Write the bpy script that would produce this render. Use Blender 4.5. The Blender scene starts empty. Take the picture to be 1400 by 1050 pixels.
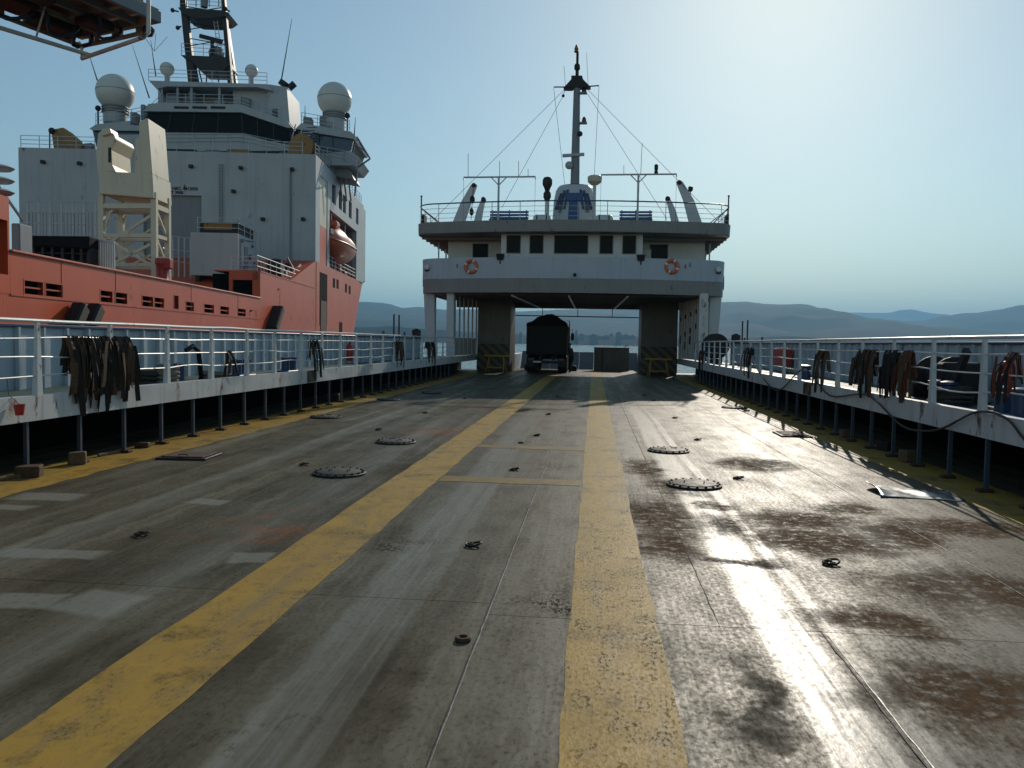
import bpy, bmesh, math, random
from mathutils import Vector, Matrix, Quaternion, noise as mnoise
R = math.radians
random.seed(7)
scene = bpy.context.scene
COL = scene.collection

# ------------------------------------------------------------------ camera
EYE = 1.75
FPX = 1090.0                      # focal length in pixels of the 1400 px wide photograph
YAW, PITCH, ROLL = 5.82, 3.0, 1.0
cam_rot = Matrix.Rotation(R(YAW), 3, 'Z') @ Matrix.Rotation(R(90 - PITCH), 3, 'X') @ Matrix.Rotation(R(ROLL), 3, 'Z')
cam_data = bpy.data.cameras.new('camera')
cam = bpy.data.objects.new('camera', cam_data); COL.objects.link(cam)
cam.matrix_world = Matrix.Translation((0, 0, EYE)) @ cam_rot.to_4x4()
cam_data.sensor_width = 36.0
cam_data.lens = FPX / 1400 * 36
cam_data.clip_start = 0.05; cam_data.clip_end = 60000
scene.camera = cam

# ------------------------------------------------------------------ world, sun, exposure
SUN_EL, SUN_AZ = 26.0, 12.4       # azimuth to the right of the ferry axis (+Y)
world = bpy.data.worlds.new('World'); scene.world = world; world.use_nodes = True
wt = world.node_tree
sky = wt.nodes.new('ShaderNodeTexSky'); sky.sky_type = 'NISHITA'; sky.sun_disc = False
sky.sun_elevation = R(SUN_EL); sky.sun_rotation = R(SUN_AZ)
sky.air_density = 1.0; sky.dust_density = 0.3; sky.ozone_density = 0.15; sky.altitude = 0
bg = wt.nodes['Background']; bg.inputs['Strength'].default_value = 0.142
tint = wt.nodes.new('ShaderNodeVectorMath'); tint.operation = 'MULTIPLY'; tint.inputs[1].default_value = (.98, 1.07, 1.0)
wt.links.new(sky.outputs['Color'], tint.inputs[0]); wt.links.new(tint.outputs[0], bg.inputs['Color'])
sun_data = bpy.data.lights.new('sun', 'SUN'); sun_data.energy = 4.5; sun_data.angle = R(0.53)
sun_data.color = (1.0, 0.90, 0.76)
sun = bpy.data.objects.new('sun', sun_data); COL.objects.link(sun)
sdir = Vector((math.sin(R(SUN_AZ)) * math.cos(R(SUN_EL)), math.cos(R(SUN_AZ)) * math.cos(R(SUN_EL)), math.sin(R(SUN_EL))))
sun.rotation_euler = sdir.to_track_quat('Z', 'Y').to_euler()
sun.location = sdir * 200
vs = scene.view_settings
vs.view_transform = 'Standard'; vs.look = 'None'; vs.gamma = 1.0; vs.use_curve_mapping = False
vs.exposure = -0.6
scene.cycles.use_denoising = True
scene.cycles.max_bounces = 6; scene.cycles.volume_bounces = 0
scene.cycles.sample_clamp_indirect = 6.0

# ------------------------------------------------------------------ helpers: pixels to places
def ray(px, py):
    return cam_rot @ Vector(((px - 700) / FPX, -(py - 525) / FPX, -1.0))
def at(px, py, x=None, y=None, z=None):
    d = ray(px, py); o = Vector((0, 0, EYE))
    if y is not None: t = (y - o.y) / d.y
    elif x is not None: t = (x - o.x) / d.x
    else: t = (z - o.z) / d.z
    return o + d * t
SHIP_A = R(7.4)
SHIP_ROT = Matrix.Rotation(SHIP_A, 3, 'Z')
def sat(px, py, x=None, y=None):
    """pixel -> point in the red ship's own frame (X starboard, Y ahead)"""
    d = SHIP_ROT.transposed() @ ray(px, py); o = Vector((0, 0, EYE))
    t = (y - o.y) / d.y if y is not None else (x - o.x) / d.x
    return o + d * t

# ------------------------------------------------------------------ helpers: meshes
BASE = {}
class MB:
    def __init__(s): s.v = []; s.f = []
    def add(s, vs_, fs_):
        n = len(s.v); s.v += [Vector(p) for p in vs_]; s.f += [tuple(i + n for i in f) for f in fs_]; return s
    def box(s, x0, x1, y0, y1, z0, z1):
        if x1 < x0: x0, x1 = x1, x0
        if y1 < y0: y0, y1 = y1, y0
        if z1 < z0: z0, z1 = z1, z0
        return s.add([(x0,y0,z0),(x1,y0,z0),(x1,y1,z0),(x0,y1,z0),(x0,y0,z1),(x1,y0,z1),(x1,y1,z1),(x0,y1,z1)],
                     [(3,2,1,0),(4,5,6,7),(0,1,5,4),(1,2,6,5),(2,3,7,6),(3,0,4,7)])
    def bar(s, p, q, w, h, up=(0,0,1)):
        p = Vector(p); q = Vector(q); d = (q - p).normalized(); up = Vector(up)
        if abs(d.dot(up)) > .98: up = Vector((0,1,0))
        a = d.cross(up).normalized() * (w/2); b = a.cross(d).normalized() * (h/2)
        vs_ = [p-a-b, p+a-b, p+a+b, p-a+b, q-a-b, q+a-b, q+a+b, q-a+b]
        return s.add(vs_, [(0,1,2,3),(7,6,5,4),(0,4,5,1),(1,5,6,2),(2,6,7,3),(3,7,4,0)])
    def tube(s, pts, r, n=8, closed=False):
        pts = [Vector(p) for p in pts]; m = len(pts)
        rs = r if isinstance(r, (list, tuple)) else [r]*m
        prev = None; vs_ = []; fs_ = []
        for i, p in enumerate(pts):
            if closed: d = pts[(i+1) % m] - pts[i-1]
            else: d = pts[min(i+1, m-1)] - pts[max(i-1, 0)]
            d = d.normalized() if d.length > 1e-9 else Vector((0,0,1))
            if prev is None:
                u = Vector((0,0,1)) if abs(d.z) < .9 else Vector((1,0,0))
                a = d.cross(u).normalized()
            else:
                a = (prev - d * prev.dot(d)); a = a.normalized() if a.length > 1e-6 else d.orthogonal().normalized()
            prev = a; b = d.cross(a)
            for k in range(n):
                t = 2*math.pi*k/n
                vs_.append(p + (a*math.cos(t) + b*math.sin(t)) * rs[i])
        for i in range(m if closed else m-1):
            j = (i+1) % m
            for k in range(n):
                l = (k+1) % n
                fs_.append((i*n+k, i*n+l, j*n+l, j*n+k))
        if not closed:
            fs_.append(tuple(reversed(range(n)))); fs_.append(tuple((m-1)*n+k for k in range(n)))
        return s.add(vs_, fs_)
    def prism(s, poly, ext):
        ext = Vector(ext); poly = [Vector(p) for p in poly]; n = len(poly)
        nrm = Vector((0,0,0))
        for i in range(n): nrm += poly[i].cross(poly[(i+1) % n])
        if nrm.dot(ext) > 0: poly = poly[::-1]
        vs_ = poly + [p + ext for p in poly]
        fs_ = [tuple(range(n)), tuple(reversed(range(n, 2*n)))]
        for i in range(n):
            j = (i+1) % n
            fs_.append((j, i, n+i, n+j))
        return s.add(vs_, fs_)
    def lathe(s, prof, c, n=16, axis=(0,0,1)):
        c = Vector(c); ax = Vector(axis).normalized(); a = ax.orthogonal().normalized(); b = ax.cross(a)
        vs_ = []; fs_ = []
        for r, h in prof:
            for k in range(n):
                t = 2*math.pi*k/n
                vs_.append(c + ax*h + (a*math.cos(t) + b*math.sin(t))*max(r, 1e-4))
        m = len(prof)
        for i in range(m-1):
            for k in range(n):
                l = (k+1) % n
                fs_.append((i*n+k, i*n+l, (i+1)*n+l, (i+1)*n+k))
        fs_.append(tuple(reversed(range(n)))); fs_.append(tuple((m-1)*n+k for k in range(n)))
        return s.add(vs_, fs_)
    def ball(s, c, r, n=16, sq=1.0):
        pr = [(r*math.sin(math.pi*i/(n//2)), -r*sq*math.cos(math.pi*i/(n//2))) for i in range(n//2+1)]
        return s.lathe(pr, c, n)
    def ribbon(s, pts, wvec, t=.004):
        pts = [Vector(p) for p in pts]; m = len(pts)
        ws = wvec if isinstance(wvec, list) else [Vector(wvec)]*m
        vs_ = []; fs_ = []
        for i, p in enumerate(pts):
            d = (pts[min(i+1, m-1)] - pts[max(i-1, 0)]).normalized()
            w = ws[i]; nn = d.cross(w).normalized() * t
            vs_ += [p-w/2-nn, p+w/2-nn, p+w/2+nn, p-w/2+nn]
        for i in range(m-1):
            for k in range(4):
                l = (k+1) % 4
                fs_.append((i*4+k, i*4+l, i*4+4+l, i*4+4+k))
        fs_.append((3,2,1,0)); e = (m-1)*4; fs_.append((e, e+1, e+2, e+3))
        return s.add(vs_, fs_)
    def build(s, name, mat, parent=None, rz=0, loc=None, bevel=0, smooth=False, seg=1):
        me = bpy.data.meshes.new(name)
        loc = Vector(loc) if loc is not None else Vector((0,0,0))
        off = loc if parent is None else Vector((0,0,0))
        me.from_pydata([tuple(p - off) for p in s.v], [], s.f); me.update()
        me.materials.append(M(mat))
        if smooth:
            me.polygons.foreach_set('use_smooth', [True]*len(me.polygons))
            me.set_sharp_from_angle(angle=R(38))
        o = bpy.data.objects.new(name, me); COL.objects.link(o)
        if parent is None:
            o.location = Matrix.Rotation(rz, 3, 'Z') @ loc; o.rotation_euler = (0,0,rz)
        else:
            o.parent = parent
            if parent.name in BASE: o.matrix_parent_inverse = Matrix.Translation(-BASE[parent.name])
        if bevel:
            b = o.modifiers.new('bevel', 'BEVEL'); b.width = bevel; b.segments = seg; b.limit_method = 'ANGLE'
        return o

def tag(o, label, cat, group=None):
    o['label'] = label; o['category'] = cat
    if group: o['group'] = group
    return o
def struct(o): o['kind'] = 'structure'; return o
def thing(name, label, cat, loc=(0,0,0), rz=0, group=None):
    o = bpy.data.objects.new(name, None); COL.objects.link(o)
    o.empty_display_size = .3
    loc = Vector(loc); o.location = Matrix.Rotation(rz, 3, 'Z') @ loc; o.rotation_euler = (0,0,rz)
    BASE[o.name] = loc
    return tag(o, label, cat, group)
def sthing(name, label, cat, loc=(0,0,0), group=None): return thing(name, label, cat, loc, SHIP_A, group)
def rep(o, off, parent=None):
    """copy of a part moved by off in its parent's frame; shares mesh data"""
    c = o.copy(); COL.objects.link(c); c.location = o.location + Vector(off)
    if parent is not None: c.parent = parent
    return c
def clone(root, loc, rotz=None, label=None):
    c = root.copy(); COL.objects.link(c); c.location = loc
    if rotz is not None: c.rotation_euler = (0,0,rotz)
    if label: c['label'] = label
    for ch in list(root.children):
        d = ch.copy(); COL.objects.link(d); d.parent = c
        for g in list(ch.children):
            e = g.copy(); COL.objects.link(e); e.parent = d
    return c
def wall_holes(mb, u0, u1, z0, z1, holes, place):
    """wall of boxes around rectangular openings; place(u0,u1,z0,z1) adds one box"""
    cuts = sorted({u0, u1, *[h[0] for h in holes], *[h[1] for h in holes]})
    for a, b in zip(cuts[:-1], cuts[1:]):
        if b - a < 1e-5: continue
        hs = sorted((h[2], h[3]) for h in holes if h[0] < (a+b)/2 < h[1])
        z = z0
        for ha, hb in hs:
            if ha > z: place(a, b, z, ha)
            z = hb
        if z < z1: place(a, b, z, z1)

# ------------------------------------------------------------------ helpers: materials
MATS = {}
def M(m):
    return MATS[m] if isinstance(m, str) else m
class NT:
    def __init__(s, name):
        s.m = bpy.data.materials.new(name); s.m.use_nodes = True; s.t = s.m.node_tree
        s.b = s.t.nodes['Principled BSDF']; MATS[name] = s.m
    def n(s, typ, **kw):
        nd = s.t.nodes.new(typ)
        for k, v in kw.items(): setattr(nd, k, v)
        return nd
    def l(s, a, b): s.t.links.new(a, b)
    def put(s, sock, val):
        if isinstance(val, bpy.types.NodeSocket): s.l(val, sock)
        else:
            if hasattr(sock.default_value, '__len__') and len(sock.default_value) == 4 and len(val) == 3: val = (*val, 1)
            sock.default_value = val
    def pos(s): return s.n('ShaderNodeNewGeometry').outputs['Position']
    def obj(s): return s.n('ShaderNodeTexCoord').outputs['Object']
    def math(s, op, a, b=0.0, c=None, clamp=False):
        nd = s.n('ShaderNodeMath', operation=op, use_clamp=clamp); s.put(nd.inputs[0], a); s.put(nd.inputs[1], b)
        if c is not None: s.put(nd.inputs[2], c)
        return nd.outputs[0]
    def vmul(s, v, k):
        nd = s.n('ShaderNodeVectorMath', operation='MULTIPLY'); s.put(nd.inputs[0], v); nd.inputs[1].default_value = k; return nd.outputs[0]
    def vadd(s, v, k):
        nd = s.n('ShaderNodeVectorMath', operation='ADD'); s.put(nd.inputs[0], v); s.put(nd.inputs[1], k); return nd.outputs[0]
    def noise(s, v, scale, detail=3, rough=.55, dist=0.0):
        nd = s.n('ShaderNodeTexNoise'); s.put(nd.inputs['Vector'], v); nd.inputs['Scale'].default_value = scale
        nd.inputs['Detail'].default_value = detail; nd.inputs['Roughness'].default_value = rough; nd.inputs['Distortion'].default_value = dist
        return nd.outputs['Fac']
    def range(s, v, a, b, c=0.0, d=1.0, smooth=False):
        nd = s.n('ShaderNodeMapRange'); nd.interpolation_type = 'SMOOTHSTEP' if smooth else 'LINEAR'
        s.put(nd.inputs[0], v)
        for i, x in enumerate((a, b, c, d)): s.put(nd.inputs[i+1], x)
        return nd.outputs[0]
    def mix(s, fac, a, b, mode='MIX'):
        nd = s.n('ShaderNodeMix', data_type='RGBA', blend_type=mode)
        s.put(nd.inputs['Factor'], fac); s.put(nd.inputs['A'], a); s.put(nd.inputs['B'], b)
        return nd.outputs['Result']
    def bump(s, h, strength=.3, dist=.01):
        nd = s.n('ShaderNodeBump'); nd.inputs['Strength'].default_value = strength; nd.inputs['Distance'].default_value = dist
        s.l(h, nd.inputs['Height']); s.l(nd.outputs[0], s.b.inputs['Normal']); return nd
    def out(s, col=None, rough=None, metal=None, spec=None):
        for k, v in (('Base Color', col), ('Roughness', rough), ('Metallic', metal), ('Specular IOR Level', spec)):
            if v is not None: s.put(s.b.inputs[k], v)
        return s.m

def paint(name, col, rough=.5, metal=0.0, var=.18, rust=0.0, scale=1.0, streak=True, bump=.15, dirt=(.06,.05,.04), dirtf=.25, spec=.5):
    """weathered paint: mottling, vertical grime runs, optional rust blooms"""
    t = NT(name); p = t.obj()
    big = t.noise(p, 1.1*scale, 4, .6)
    c = t.mix(t.range(big, .3, .72), tuple(x*(1-var) for x in col), tuple(min(1, x*(1+var*.6)) for x in col))
    if streak:
        st = t.noise(t.vmul(p, (7*scale, 7*scale, .5*scale)), 1.0, 3, .6)
        c = t.mix(t.range(st, .52, .78, 0, dirtf), c, dirt)
    fine = t.noise(p, 28*scale, 3, .6)
    c = t.mix(t.range(fine, .35, .8, 0, .25), c, tuple(x*.72 for x in col))
    if rust:
        rn = t.noise(t.vmul(p, (1, 1, .45)), 3.2*scale, 6, .68)
        rf = t.range(rn, .66-rust*.22, .74-rust*.2)
        c = t.mix(rf, c, t.mix(fine, (.05,.018,.008), (.19,.075,.03)))
        rr = t.math('MULTIPLY_ADD', rf, .35, rough, clamp=True)
    else:
        rr = t.range(big, .3, .7, rough*.85, min(1, rough*1.2))
    t.out(c, rr, metal, spec)
    if bump: t.bump(t.math('ADD', t.math('MULTIPLY', big, 2.0), fine), bump, .004)
    return t.m
def plain(name, col, rough=.5, metal=0.0, var=.2, scale=8, bump=.1, spec=.5):
    t = NT(name); p = t.obj(); a = t.noise(p, scale, 4, .6)
    t.out(t.mix(t.range(a, .3, .7), tuple(x*(1-var) for x in col), tuple(min(1, x*(1+var)) for x in col)), t.range(a, .3, .7, rough*.85, min(1, rough*1.15)), metal, spec)
    if bump: t.bump(a, bump, .004)
    return t.m

# ------------------------------------------------------------------ materials
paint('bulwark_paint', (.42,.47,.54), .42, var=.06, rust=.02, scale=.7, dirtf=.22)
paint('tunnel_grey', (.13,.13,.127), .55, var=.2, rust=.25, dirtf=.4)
paint('white_paint', (.56,.58,.60), .42, var=.08, rust=.03, scale=.7, dirtf=.16)
paint('white_rusty', (.58,.585,.57), .45, var=.12, rust=.34, scale=1.0, dirtf=.4)
paint('fascia_grey', (.24,.23,.225), .5, var=.1, rust=.1, dirtf=.3)
paint('light_blue', (.46,.53,.58), .45, var=.12, rust=.2, scale=.9, dirtf=.35)
paint('pillar_blue', (.05,.08,.12), .45, var=.2, rust=.35)
paint('dark_blue', (.02,.05,.14), .4, var=.2, rust=.15)
paint('bench_blue', (.03,.09,.26), .5, var=.2)
plain('recess_black', (.006,.006,.006), .95, 0, .3, 6, 0, .05)  # near-black for shade painted into openings; also hull windows and lettering
paint('black_paint', (.012,.012,.013), .55, var=.3, rust=.1)
paint('red_hull', (.60,.080,.020), .42, var=.12, rust=.10, scale=.35, dirtf=.16, dirt=(.22,.05,.03))
paint('ship_white', (.40,.425,.45), .45, var=.10, rust=.05, scale=.35, dirtf=.22)
paint('ship_grey', (.20,.22,.24), .5, var=.08, scale=.3)
paint('cream', (.62,.57,.43), .45, var=.08, rust=.08, scale=.5)
paint('ochre', (.30,.15,.03), .5, var=.2, rust=.3)
paint('orange', (.62,.13,.05), .35, var=.06, scale=.5)
paint('rail_white', (.62,.63,.62), .38, var=.12, rust=.3, scale=2.0)
paint('rail_grey', (.5,.52,.53), .4, var=.1)
paint('deck_green', (.06,.10,.08), .6, var=.2)
paint('wheel_red', (.35,.03,.02), .4, var=.1)
paint('yellow_metal', (.48,.29,.035), .5, var=.2, rust=.3)
plain('cover_grime', (.055,.050,.040), .6, 0, .4, 12, .4, .2)
plain('dark_steel', (.030,.028,.027), .6, .1, .35, 14, .4, .3)
plain('worn_steel', (.16,.155,.15), .38, .7, .3, 20, .3)
plain('rust_steel', (.07,.032,.018), .8, .1, .45, 16, .6)
plain('weld_silver', (.42,.41,.37), .45, .3, .35, 30, .5)
plain('rubber', (.012,.012,.012), .7, 0, .3, 20, .3)
plain('strap_brown', (.085,.048,.024), .85, 0, .5, 30, .6)
plain('strap_dark', (.018,.014,.012), .85, 0, .5, 30, .6)
plain('strap_orange', (.17,.045,.02), .85, 0, .4, 30, .6)
plain('rope', (.22,.19,.14), .9, 0, .3, 60, .8)
plain('rope_dark', (.05,.045,.04), .9, 0, .3, 60, .8)
plain('wood', (.13,.085,.045), .85, 0, .4, 22, .6)
plain('window_glass', (.006,.007,.008), .15, 0, .2, 2, 0, .07)
plain('blue_glass', (.015,.03,.06), .1, 0, .2, 2, 0, .6)
plain('radome_white', (.62,.62,.58), .4, 0, .05, 3, .05)
plain('tarp_black', (.008,.008,.008), .85, 0, .3, 6, .5, .15)
plain('truck_dark', (.010,.009,.009), .8, 0, .3, 6, .3)
plain('lamp_red', (.10,.008,.006), .3, 0, .1, 6, 0)
plain('red_paint', (.38,.03,.025), .4, 0, .2, 9, .2)
plain('reflect_white', (.75,.75,.73), .45, 0, .08, 12, .1)
plain('skin', (.35,.2,.13), .6, 0, .1, 30, .1)
plain('hair', (.02,.015,.012), .7, 0, .3, 80, .4)
plain('hose_blue', (.015,.03,.07), .5, 0, .2, 20, .2)
plain('concrete_far', (.12,.12,.12), .8, 0, .15, .2, 0)
plain('sheet_metal', (.40,.41,.41), .28, .75, .15, 9, .3)
t = NT('hazard'); p = t.pos(); sx = t.n('ShaderNodeSeparateXYZ'); t.l(p, sx.inputs[0])
w = t.math('FRACT', t.math('MULTIPLY', t.math('ADD', t.math('ADD', sx.outputs[0], sx.outputs[1]), sx.outputs[2]), 1.7))
g = t.noise(p, 6, 4, .6)
t.out(t.mix(t.range(g, .5, .75, 0, .6), t.mix(t.math('GREATER_THAN', w, .5), (.012,.012,.012), (.11,.075,.02)), (.03,.022,.015)), .55)

def deck_material():
    t = NT('deck_paint'); p = t.pos()
    sx = t.n('ShaderNodeSeparateXYZ'); t.l(p, sx.inputs[0]); X, Y = sx.outputs[0], sx.outputs[1]
    warp = t.noise(p, .8, 3, .6)
    wv = t.n('ShaderNodeTexNoise'); t.put(wv.inputs['Vector'], p); wv.inputs['Scale'].default_value = 2.3; wv.inputs['Detail'].default_value = 5; wv.inputs['Roughness'].default_value = .62
    woff = t.n('ShaderNodeVectorMath', operation='MULTIPLY_ADD'); t.l(wv.outputs['Color'], woff.inputs[0]); woff.inputs[1].default_value = (.9,.9,0); woff.inputs[2].default_value = (-.45,-.45,0)
    pw = t.vadd(p, woff.outputs[0])
    big = t.noise(t.vmul(p, (.55,.3,1)), 1.0, 5, .62)
    med = t.noise(t.vmul(p, (1.5,.75,1)), 1.6, 6, .66)
    fine = t.noise(t.vmul(p, (1,.6,1)), 34, 4, .7)
    streak = t.noise(t.vmul(t.vadd(p, t.vmul(woff.outputs[0], (.35,.35,0))), (3.1,.10,1)), 1.0, 5, .65)
    thin = t.noise(t.vmul(p, (46,1.1,1)), 1.0, 3, .6)
    oi = t.n('ShaderNodeObjectInfo').outputs['Random']
    # grey-green paint to brown grime
    c = t.mix(t.range(big, .36, .64), (.140,.126,.080), (.112,.088,.053))
    side = t.range(X, -.2, 1.2)
    c = t.mix(t.math('MULTIPLY', side, .55), c, (.145,.112,.074))
    c = t.mix(t.range(med, .44, .70, 0, .7), c, (.050,.042,.029))
    c = t.mix(t.range(streak, .50, .66, 0, .7), c, (.240,.220,.155))
    c = t.mix(t.range(streak, .46, .32, 0, .55), c, (.048,.041,.030))
    thin = t.math('ADD', t.math('MULTIPLY', thin, .55), t.math('MULTIPLY', t.noise(t.vmul(p, (17,.6,1)), 1.0, 4, .65), .45))
    c = t.mix(t.range(thin, .54, .75, 0, .34), c, (.245,.222,.160))
    arc = t.noise(t.vmul(t.vadd(p, t.vmul(woff.outputs[0], (1.6,0,0))), (8,.35,1)), 1.0, 4, .7, .6)
    c = t.mix(t.range(arc, .56, .72, 0, .4), c, (.165,.155,.115))
    c = t.mix(t.range(fine, .54, .74, 0, .65), c, (.028,.024,.018))
    speck = t.noise(t.vmul(p, (1,.45,1)), 75, 3, .6)
    c = t.mix(t.math('MULTIPLY', t.range(speck, .64, .68), t.range(med, .40, .6)), c, (.014,.012,.010))
    c = t.mix(t.math('MULTIPLY', t.range(oi, 0, 1, 0, .28), 1.0), c, (.05,.046,.038))
    rough = t.math('ADD', t.range(med, .3, .75, .46, .60), t.range(fine, .4, .75, -.03, .12))
    spec = t.math('MULTIPLY', t.range(fine, .34, .66, .20, .05), t.math('MULTIPLY', t.range(med, .35, .68, 1.1, .55), t.range(X, -3.0, .4, .32, 1)))
    spec = t.math('MULTIPLY', spec, t.range(thin, .38, .62, .72, 1.35))
    rough = t.math('SUBTRACT', rough, t.range(streak, .48, .70, 0, .07))
    rough = t.math('SUBTRACT', rough, t.range(thin, .45, .75, 0, .06))
    bump_extra = None
    def ell(cx, cy, rx, ry, rot=0, soft=.45, box=False, vec=pw):
        d = t.n('ShaderNodeMapping'); d.vector_type = 'TEXTURE'; t.l(vec, d.inputs[0])
        d.inputs['Location'].default_value = (cx, cy, 0); d.inputs['Rotation'].default_value = (0,0,rot); d.inputs['Scale'].default_value = (rx, ry, 1)
        s2 = t.n('ShaderNodeSeparateXYZ'); t.l(d.outputs[0], s2.inputs[0])
        if box:
            dist = t.math('MAXIMUM', t.math('ABSOLUTE', s2.outputs[0]), t.math('ABSOLUTE', s2.outputs[1]))
        else:
            dist = t.math('SQRT', t.math('ADD', t.math('POWER', s2.outputs[0], 2), t.math('POWER', s2.outputs[1], 2)))
        return t.range(dist, 1+soft*.5, 1-soft*.5)
    def stack(lst):
        f = None
        for e in lst: f = e if f is None else t.math('MAXIMUM', f, e)
        return f
    def g(px, py): q = at(px, py, z=0); return q.x, q.y
    # brown rust blooms, mostly to starboard (places read off the deck)
    rl = []
    for px, py, rx, ry in ((905,705,.38,.9),(990,716,.22,.42),(1010,768,.24,.12),(1165,697,.35,.30),(1100,712,.6,.45),(1130,740,.7,.45),
                           (1240,735,.4,.5),(1350,810,.75,.55),(1200,848,.42,.24),(1330,955,.5,.35),(910,745,.25,.6),(1330,722,.8,.35),(925,665,.3,.6),
                           (975,690,.2,.2),(1035,635,.5,.6),(880,640,.25,.8)):
        x, y = g(px, py); rl.append(ell(x, y, rx, ry, 0, .9))
    rf = stack(rl)
    rtex = t.noise(p, 9, 6, .72)
    rf = t.math('MULTIPLY', rf, t.range(rtex, .34, .52, .1, 1))
    c = t.mix(t.math('MULTIPLY', rf, .85), c, t.mix(t.range(rtex, .4, .65), (.050,.028,.015), (.150,.078,.036)))
    # orange scrapes to port
    ol = []
    for px, py, rx, ry, a in ((375,725,.3,.25,.2),(365,703,.12,.5,-.5),(330,738,.5,.06,.1),(660,560,.5,.4,0),(600,590,.5,.8,0)):
        x, y = g(px, py); ol.append(ell(x, y, rx, ry, a, 1.1))
    of = t.math('MULTIPLY', stack(ol), t.range(t.noise(t.vmul(p,(3,2,1)), 3, 5, .7), .44, .58))
    c = t.mix(t.math('MULTIPLY', of, .9), c, (.26,.085,.025))
    # dark worn marks
    dl = []
    for px, py, rx, ry in ((395,980,.13,.045),(290,1010,.1,.05),(575,738,.2,.1),(540,750,.18,.12),(755,825,.15,.22),(320,1042,.05,.03)):
        x, y = g(px, py); dl.append(ell(x, y, rx, ry, 0, 1.2))
    df = t.math('MULTIPLY', stack(dl), t.range(t.noise(t.vmul(p,(9,5,1)), 4, 5, .75), .46, .56))
    c = t.mix(t.math('MULTIPLY', df, .9), c, (.016,.015,.014))
    # soft oily smears
    sl = []
    for px, py, rx, ry, a in ((1045,1000,.15,.12,0),(1040,950,.07,.35,.12),(990,716,.2,.3,0),(1010,768,.26,.08,0),(860,690,.2,.3,0),(700,560,.8,.6,0),(560,640,.3,.8,0),(240,900,.5,.5,0),(500,930,.25,.5,0),(180,600,.6,.7,0)):
        x, y = g(px, py); sl.append(ell(x, y, rx, ry, a, 1.5))
    sf = stack(sl)
    c = t.mix(t.math('MULTIPLY', sf, .6), c, (.030,.026,.019))
    # pale repaint patches
    pl = []
    vsm = t.vadd(p, t.vmul(woff.outputs[0], (.16,.16,0)))
    for px, py, rx, ry, a in ((135,824,.25,.22,-.2),(32,822,.24,.15,.12),(72,757,.40,.12,.05),(343,762,.16,.15,.2),(283,686,.22,.13,-.1),(66,679,.36,.19,.1),(5,693,.3,.11,0)):
        x, y = g(px, py); pl.append(ell(x, y, rx, ry, a, .3, True, vsm))
    pf = t.math('MULTIPLY', stack(pl), t.range(t.noise(p, 14, 5, .7), .30, .42))
    c = t.mix(t.math('MULTIPLY', pf, .5), c, (.30,.30,.25))
    # pale tyre paths
    for xc, wd, am in ((-1.46,.22,.62),(-1.22,.07,.45),(-3.1,.25,.3),(1.14,.20,.85),(1.44,.07,.6),(2.6,.3,.3),(-4.6,.25,.35)):
        d = t.math('ABSOLUTE', t.math('SUBTRACT', t.math('ADD', X, t.math('MULTIPLY', t.math('SUBTRACT', t.noise(t.vmul(p,(0,.06,0)), 1, 1), .5), .6)), xc))
        f = t.math('MULTIPLY', t.range(d, wd, wd*.55, 0, am), t.range(thin, .3, .6, .35, 1))
        f = t.math('MULTIPLY', t.math('MULTIPLY', f, t.range(big, .3, .6, .3, 1)), t.range(Y, 15, 24, 1, 0))
        c = t.mix(f, c, (.245,.240,.20))
        rough = t.math('SUBTRACT', rough, t.math('MULTIPLY', f, .22 if 0 < xc < 2 else .12))
        spec = t.math('ADD', spec, t.math('MULTIPLY', f, .34 if 0 < xc < 2 else .12))
    rd = t.math('MAXIMUM', t.math('MAXIMUM', rf, df), t.math('MULTIPLY', sf, .7))
    rough = t.math('ADD', rough, t.math('MULTIPLY', rd, .32), clamp=True)
    t.out(c, rough, 0.0, t.math('MULTIPLY', spec, t.math('SUBTRACT', 1.0, t.math('MULTIPLY', rd, .85))))
    h = t.math('ADD', t.math('MULTIPLY', fine, .22), t.math('MULTIPLY', t.noise(t.vmul(p,(1,.7,1)), 9, 3, .6), .5))
    h = t.math('ADD', h, t.math('MULTIPLY', t.noise(p, 1.2, 2, .5), 1.4))
    h = t.math('ADD', h, t.math('MULTIPLY', thin, .10))
    h = t.math('ADD', h, t.math('MULTIPLY', rf, t.math('MULTIPLY', rtex, .5)))
    t.bump(h, .55, .006)
deck_material()

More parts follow.
